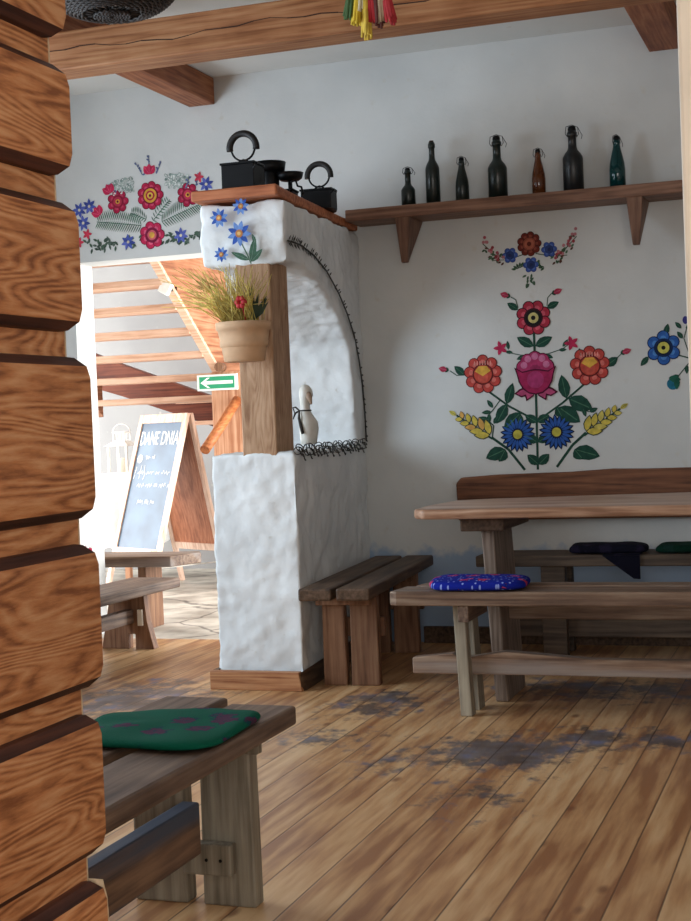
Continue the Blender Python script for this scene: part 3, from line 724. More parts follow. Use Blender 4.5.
# ------------------------------------------------------------------ cushions and cloths
def cushion(name, loc, rz, poly, t, mat, label, group='seat cushions', ruff=.006):
    m = MB(); cx = sum(p[0] for p in poly)/len(poly); cy = sum(p[1] for p in poly)/len(poly)
    # rounded pad: several rings from polygon, resampled
    pts = []
    for i in range(len(poly)):
        a = Vector(poly[i]); b = Vector(poly[(i+1) % len(poly)])
        for k in range(8): pts.append(a.lerp(b, k/8))
    rings = []
    n = len(pts)
    for s_, z in ((.94, 0), (1.0, t*.25), (1.01, t*.55), (.97, t*.85), (.88, t), (.6, t*1.06), (.3, t*1.1)):
        ring = []
        for i, p in enumerate(pts):
            q = Vector((cx, cy)).lerp(p, s_)
            # round the corners
            q2 = Vector((cx, cy)).lerp((pts[i-1]+pts[(i+1) % n]+pts[i-2]+pts[(i+2) % n])/4, s_)
            q = q.lerp(q2, .7)
            zz = z + (noise.noise((q.x*14, q.y*14, z*30))*ruff if z > 0 else 0)
            ring.append(m.bm.verts.new((q.x, q.y, max(0, zz))))
        rings.append(ring)
    for a, b in zip(rings, rings[1:]):
        for k in range(n):
            f = m.bm.faces.new([a[k], a[(k+1) % n], b[(k+1) % n], b[k]]); f.smooth = True
    m.bm.faces.new(rings[0][::-1]); f = m.bm.faces.new(rings[-1]); f.smooth = True
    o = m.build(name, mat); o.location = loc; o.rotation_euler = (0, 0, rz)
    tag(o, label, 'cushion', group)
    s = o.modifiers.new('sub', 'SUBSURF'); s.levels = 1; s.render_levels = 1
    return o
F_green = fabric_flowers('green_cushion_cloth', '#0b5340', '#4a2c42', '#123a45', scale=13, size=.28)
F_blue = fabric_flowers('blue_cushion_cloth', '#16238a', '#b93a60', '#10206a', scale=15, dash='#7f8fd0', size=.26)
F_navy = fabric_flowers('navy_cushion_cloth', '#12121f', '#221d30', '#141420', scale=15)
F_dgreen = fabric_flowers('dark_green_cushion_cloth', '#0b2b20', '#16302a', '#0a2018', scale=15)
F_rose = fabric_flowers('rose_cloth', '#e2dedd', '#b01c48', '#3a4a3c', scale=13, size=.42, dims='3D')
cushion('cushion', (-1.385, 2.80, .451), 0, [(-.19, -.18), (.165, -.21), (.155, .15), (.02, .17), (-.21, .10)], .022, F_green, 'dark green floral cushion on the bench nearest the camera')
cushion('cushion', (-1.33, 5.30, .473), 0, [(-.13, -.262), (.225, -.26), (.20, .03), (-.18, .03)], .036, F_blue, 'bright blue cushion with pink flowers on the front table bench')
cushion('cushion', (-1.04, 6.55, .466), 0, [(-.17, -.10), (.19, -.10), (.17, .10), (-.17, .10)], .040, F_navy, 'dark navy cushion on the wall bench behind the table')
cushion('cushion', (-.62, 6.55, .466), 0, [(-.21, -.10), (.2, -.10), (.2, .10), (-.19, .10)], .038, F_dgreen, 'dark green cushion on the wall bench, cut by the door post')
m = MB(); m.prism([(-1.045, .464), (-.882, .464), (-.882, .36), (-.91, .362)], 'y', 6.405, 6.415)
m.box(-1.045, -.882, 6.405, 6.50, .4655, .4695)
o = m.build('cloth', F_navy); tag(o, 'navy cloth corner hanging over the wall bench edge', 'cloth')

# ------------------------------------------------------------------ painted murals
_pc = {}
def paint(h): return plain(h, .75, var=.12, scale=40, spec=.2)
class Mural:
    """flat painted shapes on a plane; local (a,b) in the units of S metres; frame = origin, right, up, normal"""
    def __init__(self, name, o, right, up, S, label):
        self.o = Vector(o); self.r = Vector(right).normalized(); self.u = Vector(up).normalized(); self.nn = self.r.cross(self.u).normalized(); self.S = S
        self.root = empty(name, o, label=label, cat='mural', group='painted folk flowers')
        self.k = 0
    def start(self): self.polys = []; self.mats = []
    def P(self, a, b, lay): return self.r*(a*self.S)+self.u*(b*self.S)+self.nn*(.0015+.0006*lay)
    def poly(self, pts, h, lay=0):
        if h not in self.mats: self.mats.append(h)
        self.k += 1; self.polys.append(([self.P(a, b, lay+.0012*(self.k % 60)) for a, b in pts], self.mats.index(h)))
    def disc(self, a, b, r, h, lay=0, n=14, sx=1, rot=0):
        self.poly([(a+r*(sx*math.cos(t)*math.cos(rot)-math.sin(t)*math.sin(rot)), b+r*(sx*math.cos(t)*math.sin(rot)+math.sin(t)*math.cos(rot))) for t in [2*PI*k/n for k in range(n)]], h, lay)
    def stroke(self, pts, w, h, lay=0):
        for i in range(len(pts)-1):
            (a, b), (c, d) = pts[i], pts[i+1]
            l = math.hypot(c-a, d-b) or 1; nx, ny = -(d-b)/l*w/2, (c-a)/l*w/2
            self.poly([(a+nx, b+ny), (a-nx, b-ny), (c-nx, d-ny), (c+nx, d+ny)], h, lay)
    def leaf(self, a, b, L, ang, w, h='#1c3f34', vein='#3f6a55', lay=1):
        ca, sa = math.cos(ang), math.sin(ang)
        prof = [(0, 0), (.15, .6), (.4, 1), (.65, .85), (.85, .45), (1, 0), (.85, -.45), (.65, -.85), (.4, -1), (.15, -.6)]
        self.poly([(a+L*p*ca-w*q*sa, b+L*p*sa+w*q*ca) for p, q in prof], h, lay)
        if vein: self.stroke([(a+L*.1*ca, b+L*.1*sa), (a+L*.85*ca, b+L*.85*sa)], max(.35, w*.12), vein, lay+1)
    def done(self, name):
        m = MB()
        for pts, mi in self.polys:
            if len(pts) >= 3: m.face(pts, mi)
        me = bpy.data.meshes.new(name); m.bm.to_mesh(me); m.bm.free()
        for h in self.mats: me.materials.append(paint(h))
        o = bpy.data.objects.new(name, me); C.objects.link(o); o.parent = self.root
        return o
    def flower(self, a, b, R, n, outline, petal, inner, core, name='flower', pr=.42, rot=0, dot=None):
        self.start()
        for k in range(n):
            t = rot+2*PI*k/n; d = R*(1-pr)
            self.disc(a+d*math.cos(t), b+d*math.sin(t), R*pr*1.06, outline, 1+.25*k)
            self.disc(a+d*math.cos(t), b+d*math.sin(t), R*pr*.90, petal, 1.08+.25*k)
            self.disc(a+d*.90*math.cos(t), b+d*.90*math.sin(t), R*pr*.46, inner, 1.16+.25*k, sx=.8, rot=t)
        self.disc(a, b, R*.55, outline, 3.8, 18)
        lay = 4
        for rr, h in core:
            self.disc(a, b, R*rr, h, lay, 18); lay += 1
        if dot: dot()
        return self.done(name)
    def daisy(self, a, b, R, n, outline, petal, core, name='blue_daisy', dark='#1b2a55'):
        self.start(); self.disc(a, b, R*.72, outline, 1, 20)
        for k in range(n):
            t = 2*PI*k/n
            self.leaf(a+R*.25*math.cos(t), b+R*.25*math.sin(t), R*.78, t, R*.17, outline, None, 1)
            self.leaf(a+R*.30*math.cos(t), b+R*.30*math.sin(t), R*.64, t, R*.085, petal, None, 2)
        self.disc(a, b, R*.34, outline, 4, 16); self.disc(a, b, R*.26, core, 5, 16)
        return self.done(name)

GD, GV = '#1f463a', '#467058'
# --- central mural (units: 1 = one step of 4.82 mm)
S = .00483
mu = Mural('painted_mural', (-1.405, YW, 1.285), (1, 0, .0), (0, 0, 1), S, 'tall painted bouquet with a pink tulip above the table')
OUT = '#3a1420'
mu.start(); mu.stroke([(-1, -93), (0, 0), (0, 60)], 2.4, '#24463a', 0); mu.done('stem')
mu.start(); mu.stroke([(0, -45), (-28, -29), (-50, -12)], 2.0, '#24463a', 0); mu.done('stem')
mu.start(); mu.stroke([(0, -45), (26, -28), (50, -9)], 2.0, '#24463a', 0); mu.done('stem')
mu.start(); mu.stroke([(-14, -93), (-30, -72), (-46, -60)], 2.6, '#24463a', 0); mu.done('stem')
mu.start(); mu.stroke([(18, -91), (34, -70), (48, -58)], 2.6, '#24463a', 0); mu.done('stem')
mu.start(); mu.stroke([(-46, -60), (-44, -48), (-50, -42)], 1.2, '#24463a', 0); mu.done('stem')
mu.start(); mu.stroke([(0, 20), (14, 21), (28, 25), (34, 29)], 1.0, '#4b5f55', 0); mu.done('stem')
mu.start(); mu.stroke([(0, 20), (-14, 21), (-26, 24), (-32, 28)], 1.0, '#4b5f55', 0); mu.done('stem')
mu.start(); mu.stroke([(14, 68), (15, 76), (19, 80)], 1.0, '#4b5f55', 0); mu.done('stem')
mu.start(); mu.stroke([(-15, 68), (-17, 76), (-22, 79)], 1.0, '#4b5f55', 0); mu.done('stem')
mu.start(); mu.stroke([(68, 10), (78, 11), (86, 18)], 1.0, '#4b5f55', 0); mu.done('stem')
mu.start(); mu.stroke([(-70, 4), (-80, 4), (-87, 9)], 1.0, '#4b5f55', 0); mu.done('stem')
mu.start(); mu.stroke([(34, -20), (42, -34), (52, -38)], 1.0, '#24463a', 0); mu.done('stem')
mu.start(); mu.stroke([(-36, -22), (-44, -32), (-50, -38)], 1.0, '#24463a', 0); mu.done('stem')

mu.start()
for (a, b, L, g, w) in ((1, 29, 19, .45, 5), (-1, 29, 19, 2.6, 5), (14, 66, 13, .4, 3.6), (-15, 66, 13, 2.55, 3.6), (0, -46, 14, .5, 4.5), (0, -46, 14, 2.6, 4.5),
                        (0, -66, 20, .55, 5.5), (0, -66, 20, 2.6, 5.5), (0, -88, 15, .75, 5), (0, -88, 15, 2.4, 5), (22, -32, 26, -.65, 8), (20, -32, 12, -1.1, 5), (-16, -36, 24, -2.4, 7), (-16, -38, 12, -2.0, 5),
                        (30, -24, 24, 1.75, 6), (32, -24, 26, -.45, 8), (-30, -27, 22, 1.25, 5), (-30, -27, 22, -2.1, 6), (36, -74, 26, -.3, 7.5), (36, -74, 13, -.9, 6), (-33, -72, 22, -2.75, 7), (-33, -72, 14, -2.1, 6),
                        (70, 6, 14, .6, 4.5), (-72, 4, 14, 2.4, 4), (46, 14, 11, 1.75, 3), (-50, 14, 9, 1.5, 2.2), (10, 20, 9, -.4, 2.2), (-10, 20, 9, 3.5, 2.2), (24, 24, 8, 0, 1.8), (-22, 24, 8, 3.0, 1.8),
                        (-26, 27, 9, 1.7, 1.8), (28, 27, 9, .9, 1.8), (46, -34, 9, -1.3, 2.2), (52, -38, 9, .4, 2.4), (56, -40, 8, -1.2, 2.2), (-44, -30, 10, 2.2, 2.3), (-46, -34, 10, 3.2, 2.2), (-48, -36, 10, -1.7, 2.4),
                        (-48, -42, 12, 2.9, 2.5), (-44, -46, 10, 1.0, 2.5)):
    mu.leaf(a, b, L, g, w, GD, GV)
mu.done('leaves')
# yellow ears
def ear(sign, name):
    mu.start()
    bx, by = 48*sign, -57
    ang = .75 if sign > 0 else PI-.75
    ex, ey = bx+34*sign*1.0, by+21
    mu.stroke([(bx-2*sign, by-4), (ex, ey)], 2.0, '#24463a', 1)
    for k in range(5):
        t = k/5; a = bx+(ex-bx)*t; b = by+(ey-by)*t; L = 17-2.1*k
        base = math.atan2(ey-by, ex-bx)
        for sd in (1, -1):
            g = base+sd*(.75 if sd*sign > 0 else .55)
            mu.leaf(a, b, L, g, 4.4-.4*k, '#33413a', None, 2)
            mu.leaf(a+1*math.cos(g), b+1*math.sin(g), L*.86, g, 3.3-.3*k, '#c6b24e' if (k+sd) % 3 else ('#c99a52' if sign < 0 else '#c8b85e'), None, 3)
    mu.leaf(ex, ey, 9, math.atan2(ey-by, ex-bx), 2.2, '#b9ad4f', '#33413a', 3)
    mu.done(name)
ear(1, 'yellow_ear'); ear(-1, 'yellow_ear')
# top red flower
mu.flower(0, 57, 17.5, 8, OUT, '#a92f43', '#c65566', [(.46, '#1e1b1d'), (.30, '#c9bd7a'), (.20, '#c9bd7a'), (.13, '#1e1b1d')], 'red_flower', .33, PI/8)
# side coral flowers
for sx, a, b in ((1, 54, 7), (-1, -53, 4)):
    mu.flower(a, b, 19.5, 9, '#5a1e22', '#b8463f', '#cf6f66', [(.52, '#6b2420'), (.47, '#b8473a')], 'coral_flower', .29, PI/2)
    mu.start()
    mu.poly([(a-8, b+3), (a-4, b+8), (a+4, b+8), (a+8, b+3), (a, b-2)], '#d6a546', 9)
    for k in range(7): mu.stroke([(a-8+k*2.7, b+9), (a-8+k*2.7, b+13)], .9, '#d9958c', 9)
    mu.disc(a, b-3, 5.5, '#c25446', 8, 14)
    mu.done('flower_heart')
# tulip
mu.start()
T1, T2, T3 = '#4c0f2a', '#9c2452', '#b84a78'
mu.disc(0, 7, 10, '#8e2a54', 1.5, 16)
for t in range(5):
    g = PI*(.08+.21*t); mu.disc(12*math.cos(g), 7+11*math.sin(g)-1, 7.6, T1, 1); mu.disc(12*math.cos(g), 7+11*math.sin(g)-1, 6.6, '#a93563', 2); mu.disc(11.5*math.cos(g), 9+11*math.sin(g)-1, 3.4, '#c27096', 3)
for s_ in (1, -1):
    mu.poly([(2*s_, -14), (10*s_, -10), (17*s_, -13), (22*s_, -17), (15*s_, -21), (11*s_, -20), (10*s_, -25), (2*s_, -20)], T1, 4); mu.poly([(3*s_, -15), (10*s_, -12), (16*s_, -14.5), (19.5*s_, -17), (14.5*s_, -19.5), (10*s_, -18), (9*s_, -23), (3*s_, -19)], '#b04a72', 5)
mu.poly([(-21, 9), (-13, 4.5), (-5, 6), (0, 6.5), (5, 6), (13, 4.5), (21, 9), (18.5, 1), (17, -6), (13, -13), (7, -17.5), (0, -19), (-7, -17.5), (-13, -13), (-17, -6), (-18.5, 1)], T1, 6)
mu.poly([(-19, 7.2), (-13, 3.2), (-5, 4.6), (0, 5.2), (5, 4.6), (13, 3.2), (19, 7.2), (17.2, 1), (15.6, -5.6), (12, -12), (6.4, -16.2), (0, -17.5), (-6.4, -16.2), (-12, -12), (-15.6, -5.6), (-17.2, 1)], T2, 7)
mu.disc(0, -4, 8.5, '#a6376a', 8, 18)
mu.done('pink_tulip')
for a in (-20, 19): mu.daisy(a, -57.5+(1 if a > 0 else 0), 17.5, 19, '#141f38', '#2b56a2', '#b9b04a')
# buds and little stars
for (a, b, g) in ((21, 80, .35), (-24, 80, 2.8), (86, 18, .3), (-90, 10, 2.9)):
    mu.start(); mu.leaf(a-2*math.cos(g), b-2*math.sin(g), 6, g, 2.6, GD, None, 2); mu.leaf(a, b, 9, g, 3.0, '#a8344f', '#cf7388', 3); mu.done('bud')
for (a, b) in ((37, 30), (-34, 29)):
    mu.start()
    for k in range(5): mu.leaf(a, b, 7.5, PI/2+2*PI*k/5+.3, 2.0, '#b22a50', None, 3)
    mu.done('small_star_flower')

# --- garland mural under the shelf
mu = Mural('painted_mural', (-1.412, YW, 1.865), (1, 0, 0), (0, 0, 1), S*.98, 'small painted flower swag directly under the wall shelf')
mu.start()
for s_ in (1, -1):
    mu.stroke([(6*s_, 0), (22*s_, -4), (36*s_, 2), (48*s_, 14)], 1.0, '#4a5a48', 0); mu.stroke([(26*s_, -4), (38*s_, -4)], .8, '#4a5a48', 0); mu.stroke([(2*s_, -10), (14*s_, -14)], 1.0, '#3a523f', 0)
    for k in range(26):
        t = random.random(); a = s_*(24+24*t); b = -6+22*t*t+random.uniform(-5, 6)
        mu.leaf(a, b, 4.2, random.uniform(0, 6.28), 1.1, random.choice(['#3f5a44', '#58392f', '#4d6a50']), None, 1)
    for k in range(16):
        t = random.random(); mu.disc(s_*(26+22*t), -3+22*t*t+random.uniform(-4, 6), 1.7, random.choice(['#a5505c', '#b0747a', '#8f3c44']), 2, 8)
    for k in range(9): mu.leaf(s_*(4+k*1.3), -9-k*.7, 5, -.6+s_*.4+k*.5, 1.2, '#3f5a44', None, 1)
for k in range(12): mu.leaf(random.uniform(-4, 4), -20-k, 5, random.uniform(3.4, 6.0), 1.1, '#46604b', None, 1)
mu.done('leaf_sprays')
mu.flower(0, 10, 12.5, 9, '#3a1c18', '#6a2a22', '#8a4436', [(.52, '#8e4a3a'), (.40, '#a55d48'), (.18, '#5a241c')], 'dark_red_flower', .30)
for (a, b) in ((-20, 0), (20, 3), (1, -11)):
    mu.flower(a, b, 8, 6, '#2c3c70', '#3d57a0', '#5a74b8', [(.22, '#27305a')], 'blue_flower', .36)
# --- right mural, cut off by the door post
mu = Mural('painted_mural', (-.80, YW, 1.385), (1, 0, 0), (0, 0, 1), S*.97, 'painted blue flower at the right edge beside the pale door post')
mu.start()
mu.stroke([(8, -6), (26, -12), (60, -16)], 1.4, '#3c5348', 0); mu.stroke([(26, 28), (20, 8), (26, -12)], 1.0, '#3c5348', 0); mu.stroke([(26, -14), (14, -28), (8, -38)], 1.1, '#3c5348', 0)
for (a, b, L, g, w) in ((2, 12, 12, 1.3, 3), (-15, -8, 12, -2.3, 3), (19, 8, 9, 2.2, 2.4), (18, 18, 9, 2.3, 2.2), (22, 18, 9, .5, 2.2), (22, -18, 9, -1.6, 2.2), (26, -22, 8, -1.2, 2.2), (14, -28, 8, 3.4, 2)): mu.leaf(a, b, L, g, w, GD, GV)
mu.disc(22, 26, 4, '#3b3a80', 2, 10, .7)
mu.done('leaves')
mu.flower(0, 0, 17, 6, '#152850', '#2f5ea8', '#4f86c8', [(.42, '#10202c'), (.34, '#c4bf5c'), (.12, '#16140f')], 'blue_flower', .36, PI/6)
mu.start(); mu.disc(8, -36, 6, '#1f6a86', 2); mu.leaf(4, -30, 12, -.2, 3.5, '#1f5a4a', None, 3); mu.leaf(12, -30, 12, -1.6, 3, '#1f5a4a', None, 3); mu.done('bud')
# --- mural over the doorway
mu = Mural('painted_mural', (-3.398, YW, 2.278), (1, 0, 0), (0, 0, 1), .0050, 'wide painted flower arch over the doorway')
mu.start()
def fern(x0, y0, x1, y1, n, L, h='#35684f'):
    g = math.atan2(y1-y0, x1-x0)
    mu.stroke([(x0, y0), (x1, y1)], .8, '#4a6a58', 0)
    for k in range(n):
        t = k/n; a = x0+(x1-x0)*t; b = y0+(y1-y0)*t+3*math.sin(t*PI)
        l = L*(.45+.75*math.sin(PI*(.15+.75*t)))
        for sd in (1, -1):
            mu.leaf(a, b, l, g+sd*1.15, .55, random.choice([h, '#4b7a63', '#2c5542']), None, 1)
fern(-12, -22, -64, -14, 22, 11); fern(12, -20, 62, -4, 22, 11)
fern(-6, -16, -24, -8, 9, 6, '#4b6a5c'); fern(2, -18, 22, 2, 9, 6, '#4b6a5c')
for k in range(130):
    t = random.uniform(-1, 1); a = t*78; b = -38+random.uniform(-4, 4)
    if abs(a) < 12: continue
    mu.leaf(a, b, 6, random.uniform(0, 6.28), 1.3, random.choice(['#3f4f45', '#4a6050', '#56655c']), None, 1)
for k in range(170):
    t = random.uniform(-1, 1); a = 18*math.copysign(1, t)+t*26; b = 22+random.uniform(-6, 9)-abs(a)*.10
    mu.disc(a, b, 1.6, random.choice(['#93a29c', '#7c8f8a', '#a6b2ac']), 1, 7)
    if k % 2: mu.disc(a, b, .9, '#cfd2cf', 2, 6)
for (x0, y0, x1, y1) in ((0, 36, 0, 50), (-8, 30, -16, 44), (8, 30, 14, 42), (-40, 14, -48, 24), (52, 14, 58, 26), (40, 12, 46, 24)):
    mu.stroke([(x0, y0), (x1, y1)], .9, '#5a6a78', 1)
    for k in range(5): mu.leaf(x0+(x1-x0)*k/5, y0+(y1-y0)*k/5, 3.5, random.uniform(.3, 2.8), 1, '#5a628a', None, 2)
mu.done('leaf_sprays')
mu.flower(0, 8, 15, 9, '#6a1030', '#ad2145', '#c24666', [(.60, '#7a1230'), (.50, '#cf9a3c'), (.34, '#a8203c'), (.22, '#d8b24a'), (.1, '#7a1230')], 'crimson_flower', .30)
for a in (-38, 43):
    mu.flower(a, 5, 12.5, 7, '#5a0f28', '#a51f42', '#b83e5c', [(.55, '#8a1a36'), (.40, '#b5344e'), (.20, '#c8913c'), (.1, '#5a0f28')], 'crimson_flower', .32)
mu.flower(0, -33, 14.5, 7, '#7a1a3c', '#c02a52', '#d25a7a', [(.36, '#d0606a'), (.22, '#d8a24a')], 'pink_flower', .36)
for (a, b, g) in ((0, 34, PI/2), (-48, 18, 2.0), (-62, -4, 2.3)):
    mu.start()
    for s_ in (-.6, 0, .6): mu.leaf(a-4*math.cos(g), b-4*math.sin(g), 11, g+s_, 4.0, '#bf2850', '#d8607c', 2)
    mu.done('pink_bud')
for (a, b) in ((-84, 0), (-72, 3), (-80, -14), (-28, -38), (33, -36), (64, 14)):
    mu.start()
    for k in range(7): mu.leaf(a, b, 8.5, 2*PI*k/7+a, 1.9, random.choice(['#4a5aa8', '#5d68b4', '#3d4a92']), None, 2)
    mu.disc(a, b, 1.6, '#d0c8b0', 4, 8)
    mu.done('blue_flower')
for (a, b) in ((-76, -26), (-86, -34), (56, 22)):
    mu.start()
    for k in range(5): mu.leaf(a, b, 6, 2*PI*k/5, 1.6, '#c03a50', None, 2)
    mu.done('small_red_flower')
# --- blue flowers on the pier head
mu = Mural('painted_mural', (-2.368, 5.585, 1.905), (1, 0, 0), (0, 0, 1), .0040, 'painted blue cornflowers with orange centres on the plaster pier head')
mu.nn = Vector((0, -1, 0)); 
mu.o_shift = 0
mu.start()
mu.stroke([(2, -8), (10, -24), (14, -34)], 1.3, '#4b6650', 0)
for (a, b, L, g, w) in ((14, -32, 26, 1.35, 4), (14, -32, 18, .75, 3.5), (12, -30, 22, 2.7, 3.2), (20, -14, 11, 1.9, 2)): mu.leaf(a, b, L, g, w, '#3f5f4c', '#7c9484')
mu.done('leaves')
for (a, b, R) in ((2, -2, 13), (5, 26, 9), (-20, 16, 10), (-19, -22, 8)):
    mu.start()
    for k in range(9): mu.leaf(a, b, R*1.05, 2*PI*k/9+a, R*.23, '#3456a6' if k % 2 else '#6a8cc8', None, 2)
    mu.disc(a, b, R*.33, '#b87a4a', 4, 10); mu.disc(a, b, R*.16, '#d8b070', 5, 8)
    mu.done('cornflower')
mu.root.location.y -= .022

# ------------------------------------------------------------------ ceiling tassel and basket
root = empty('harvest_tassel', (-1.585, 5.03, 2.475), label='red yellow and green tassel bundle hanging before the ceiling beam', cat='tassel')
cols = [('#c7a92c', -.055, .05), ('#d0b040', -.02, .0), ('#a81f26', .005, .05), ('#3d5a2c', -.085, .08), ('#b9a184', .05, .05), ('#b83238', .075, .04), ('#cfc6a8', -.03, .1), ('#5a2a24', .03, .03)]
for h, ox, oz in cols:
    m = MB()
    for k in range(16):
        a = random.uniform(0, 2*PI); q = random.uniform(.2, 1)
        bot = Vector((ox+.022*q*math.cos(a), .022*q*math.sin(a), oz+random.uniform(0, .03)))
        m.tube([(ox*.35, 0, .30), (ox*.8+.008*math.cos(a), .008*math.sin(a), oz*.5+.14), bot], [.006, .009, .005], 5)
    m.build('fibre_strand', plain(h, .8), root)
m = MB(); m.tube([(0, 0, .28), (0, 0, .409)], .004, 6); m.build('cord', plain('#8a7a58', .9), root)
m = MB(); m.lathe([(.02, .27), (.034, .285), (.03, .31), (.008, .33)], seg=14); m.build('binding', plain('#8a2026', .8), root)

root = empty('wicker_basket', (-2.41, 4.62, 2.548), label='dark brown wicker basket hanging over the beam beside the log wall', cat='basket')
M_wick = plain('#2a211d', .7, var=.3, scale=50)
m = MB()
for k in range(46):
    t = k/45; r_ = .06+.20*math.sin(min(1, t*1.1)*PI/2); z = .02+.22*t*t
    if k < 6: r_ = .012+.05*k/6*1.2; z = .015
    m.tube([(r_*math.cos(a)+.002*math.sin(a*20+k*PI), r_*math.sin(a), z+.003*math.sin(a*18+k*PI)) for a in [2*PI*j/72 for j in range(73)]], .0048, 5, cap=False)
m.build('woven_side', M_wick, root)
m = MB()
for j in range(18):
    a = 2*PI*j/18
    m.tube([((.05+.19*math.sin(min(1, t*1.1)*PI/2))*math.cos(a), (.05+.19*math.sin(min(1, t*1.1)*PI/2))*math.sin(a), .024+.215*t*t) for t in [q/8 for q in range(9)]], .005, 5)
m.build('stake', M_wick, root)
m = MB(); m.tube([(-.25, 0, .23), (-.18, 0, .30), (0, 0, .336), (.18, 0, .30), (.25, 0, .23)], .008, 6); m.build('handle', M_wick, root)

# ------------------------------------------------------------------ hall beyond the doorway
root = empty('staircase', (-3.99, 9.0, 0), label='open wooden staircase rising in the hall beyond the doorway', cat='staircase')
sl = .63/.83
def zs(y): return 1.47-(y-9.0)*sl   # lower edge of the side board
y0, y1 = 7.55, 9.35
m = MB(); m.prism([(y1-9, zs(y1)), (y1-9, zs(y1)+.25), (9.05-9, 2.32), (8.0-9, 2.88), (y0-9, 2.88), (y0-9, min(2.87, zs(y0)))], 'x', -.045, 0); m.build('side_board', M_stairY, root, bevel=.003)
m = MB(); m.prism([(y1-9, zs(y1)-.03), (y1-9, zs(y1)), (y0-9, zs(y0)), (y0-9, zs(y0)-.03)], 'x', -.05, .005); m.build('edge_rail', M_stairX, root)
m = MB(); m.prism([(y1-9, zs(y1)), (y1-9, zs(y1)+.25), (y0-9, zs(y0)+.25), (y0-9, zs(y0))], 'x', -1.15, -1.10); m.build('side_board', M_stairY, root, bevel=.003)
for k in range(9):
    y = 9.30-k*.19; z = zs(y)+.04
    m = MB(); m.box(-1.10, -.045, y-.12-9, y+.12-9, z, z+.042); m.build('tread', M_stairX, root, bevel=.003)
# newel and the rail stub
m = MB(); m.box(-.06, .52, -.05, .05, 0, 1.47); nw = m.build('newel_panel', M_stairZ, root, bevel=.006)
m = MB(); m.tube([(.13, -.06, 1.276), (.12, -.28, 1.13), (.104, -.55, .957)], .033, 14); m.build('rail_stub', wood('rail', '#8a4a26', '#a86236', '#b87848', axis='Y'), root)
m = MB(); m.tube([(.03, -.05, 1.50), (.03, -.12, 1.50)], .03, 12); m.build('peg', M_brownZ, nw)
# lower dark flight behind
m = MB(); m.prism([(-1.75, 1.86), (-1.10, 1.60), (-.70, 1.45), (-.30, 1.30), (.3, 1.28), (.3, 1.02), (-.14, 1.02), (-.40, 1.12), (-1.10, 1.36), (-1.75, 1.56)], 'y', .62, .70); m.build('lower_flight', M_stairdk, root, bevel=.004)
m = MB(); m.box(-.62, .3, .55, .62, 1.28, 1.32); m.box(-.5, .3, .55, .62, 1.12, 1.15); m.build('landing_beam', M_stairX, root, bevel=.003)

root = empty('exit_sign', (-3.995, 8.935, 1.40), label='green emergency sign with white arrow on the hall stair newel', cat='sign')
m = MB(); m.box(-.145, .145, -.01, .012, -.053, .053); sp_ = m.build('sign_plate', plain('#e9efe9', .5, var=.02), root)
m = MB(); m.box(-.128, .128, -.013, -.01, -.040, .040); m.build('green_field', plain('#1d9468', .5, var=.03), sp_)
m = MB(); m.face([(-.118, -.0145, 0), (-.068, -.0145, -.034), (-.048, -.0145, -.034), (-.082, -.0145, -.011), (.118, -.0145, -.011), (.118, -.0145, .011), (-.082, -.0145, .011), (-.048, -.0145, .034), (-.068, -.0145, .034)]); m.build('arrow', plain('#f4f8f4', .5, var=.01), sp_)
root = empty('junction_box', (-4.02, 8.30, 1.985), label='small tilted white box fixed to the stair edge', cat='box')
m = MB(); m.hull8([(-.05, -.06, -.015), (.01, -.06, -.05), (.01, -.02, -.05), (-.05, -.02, -.015), (-.01, -.06, .055), (.05, -.06, .02), (.05, -.02, .02), (-.01, -.02, .055)]); m.build('white_case', M_whitepaint, root, bevel=.004)
m = MB(); m.box(-.006, .03, -.02, .06, -.02, .012); m.build('bracket', M_metal, root)

# chalkboard easel
A1 = Vector((-4.235, 9.0, 1.20)); wd = math.radians(-29.5)
root = empty('chalkboard_sign', (A1.x, A1.y, 0), wd, label='white framed folding chalkboard menu sign standing in the hall', cat='chalkboard sign')
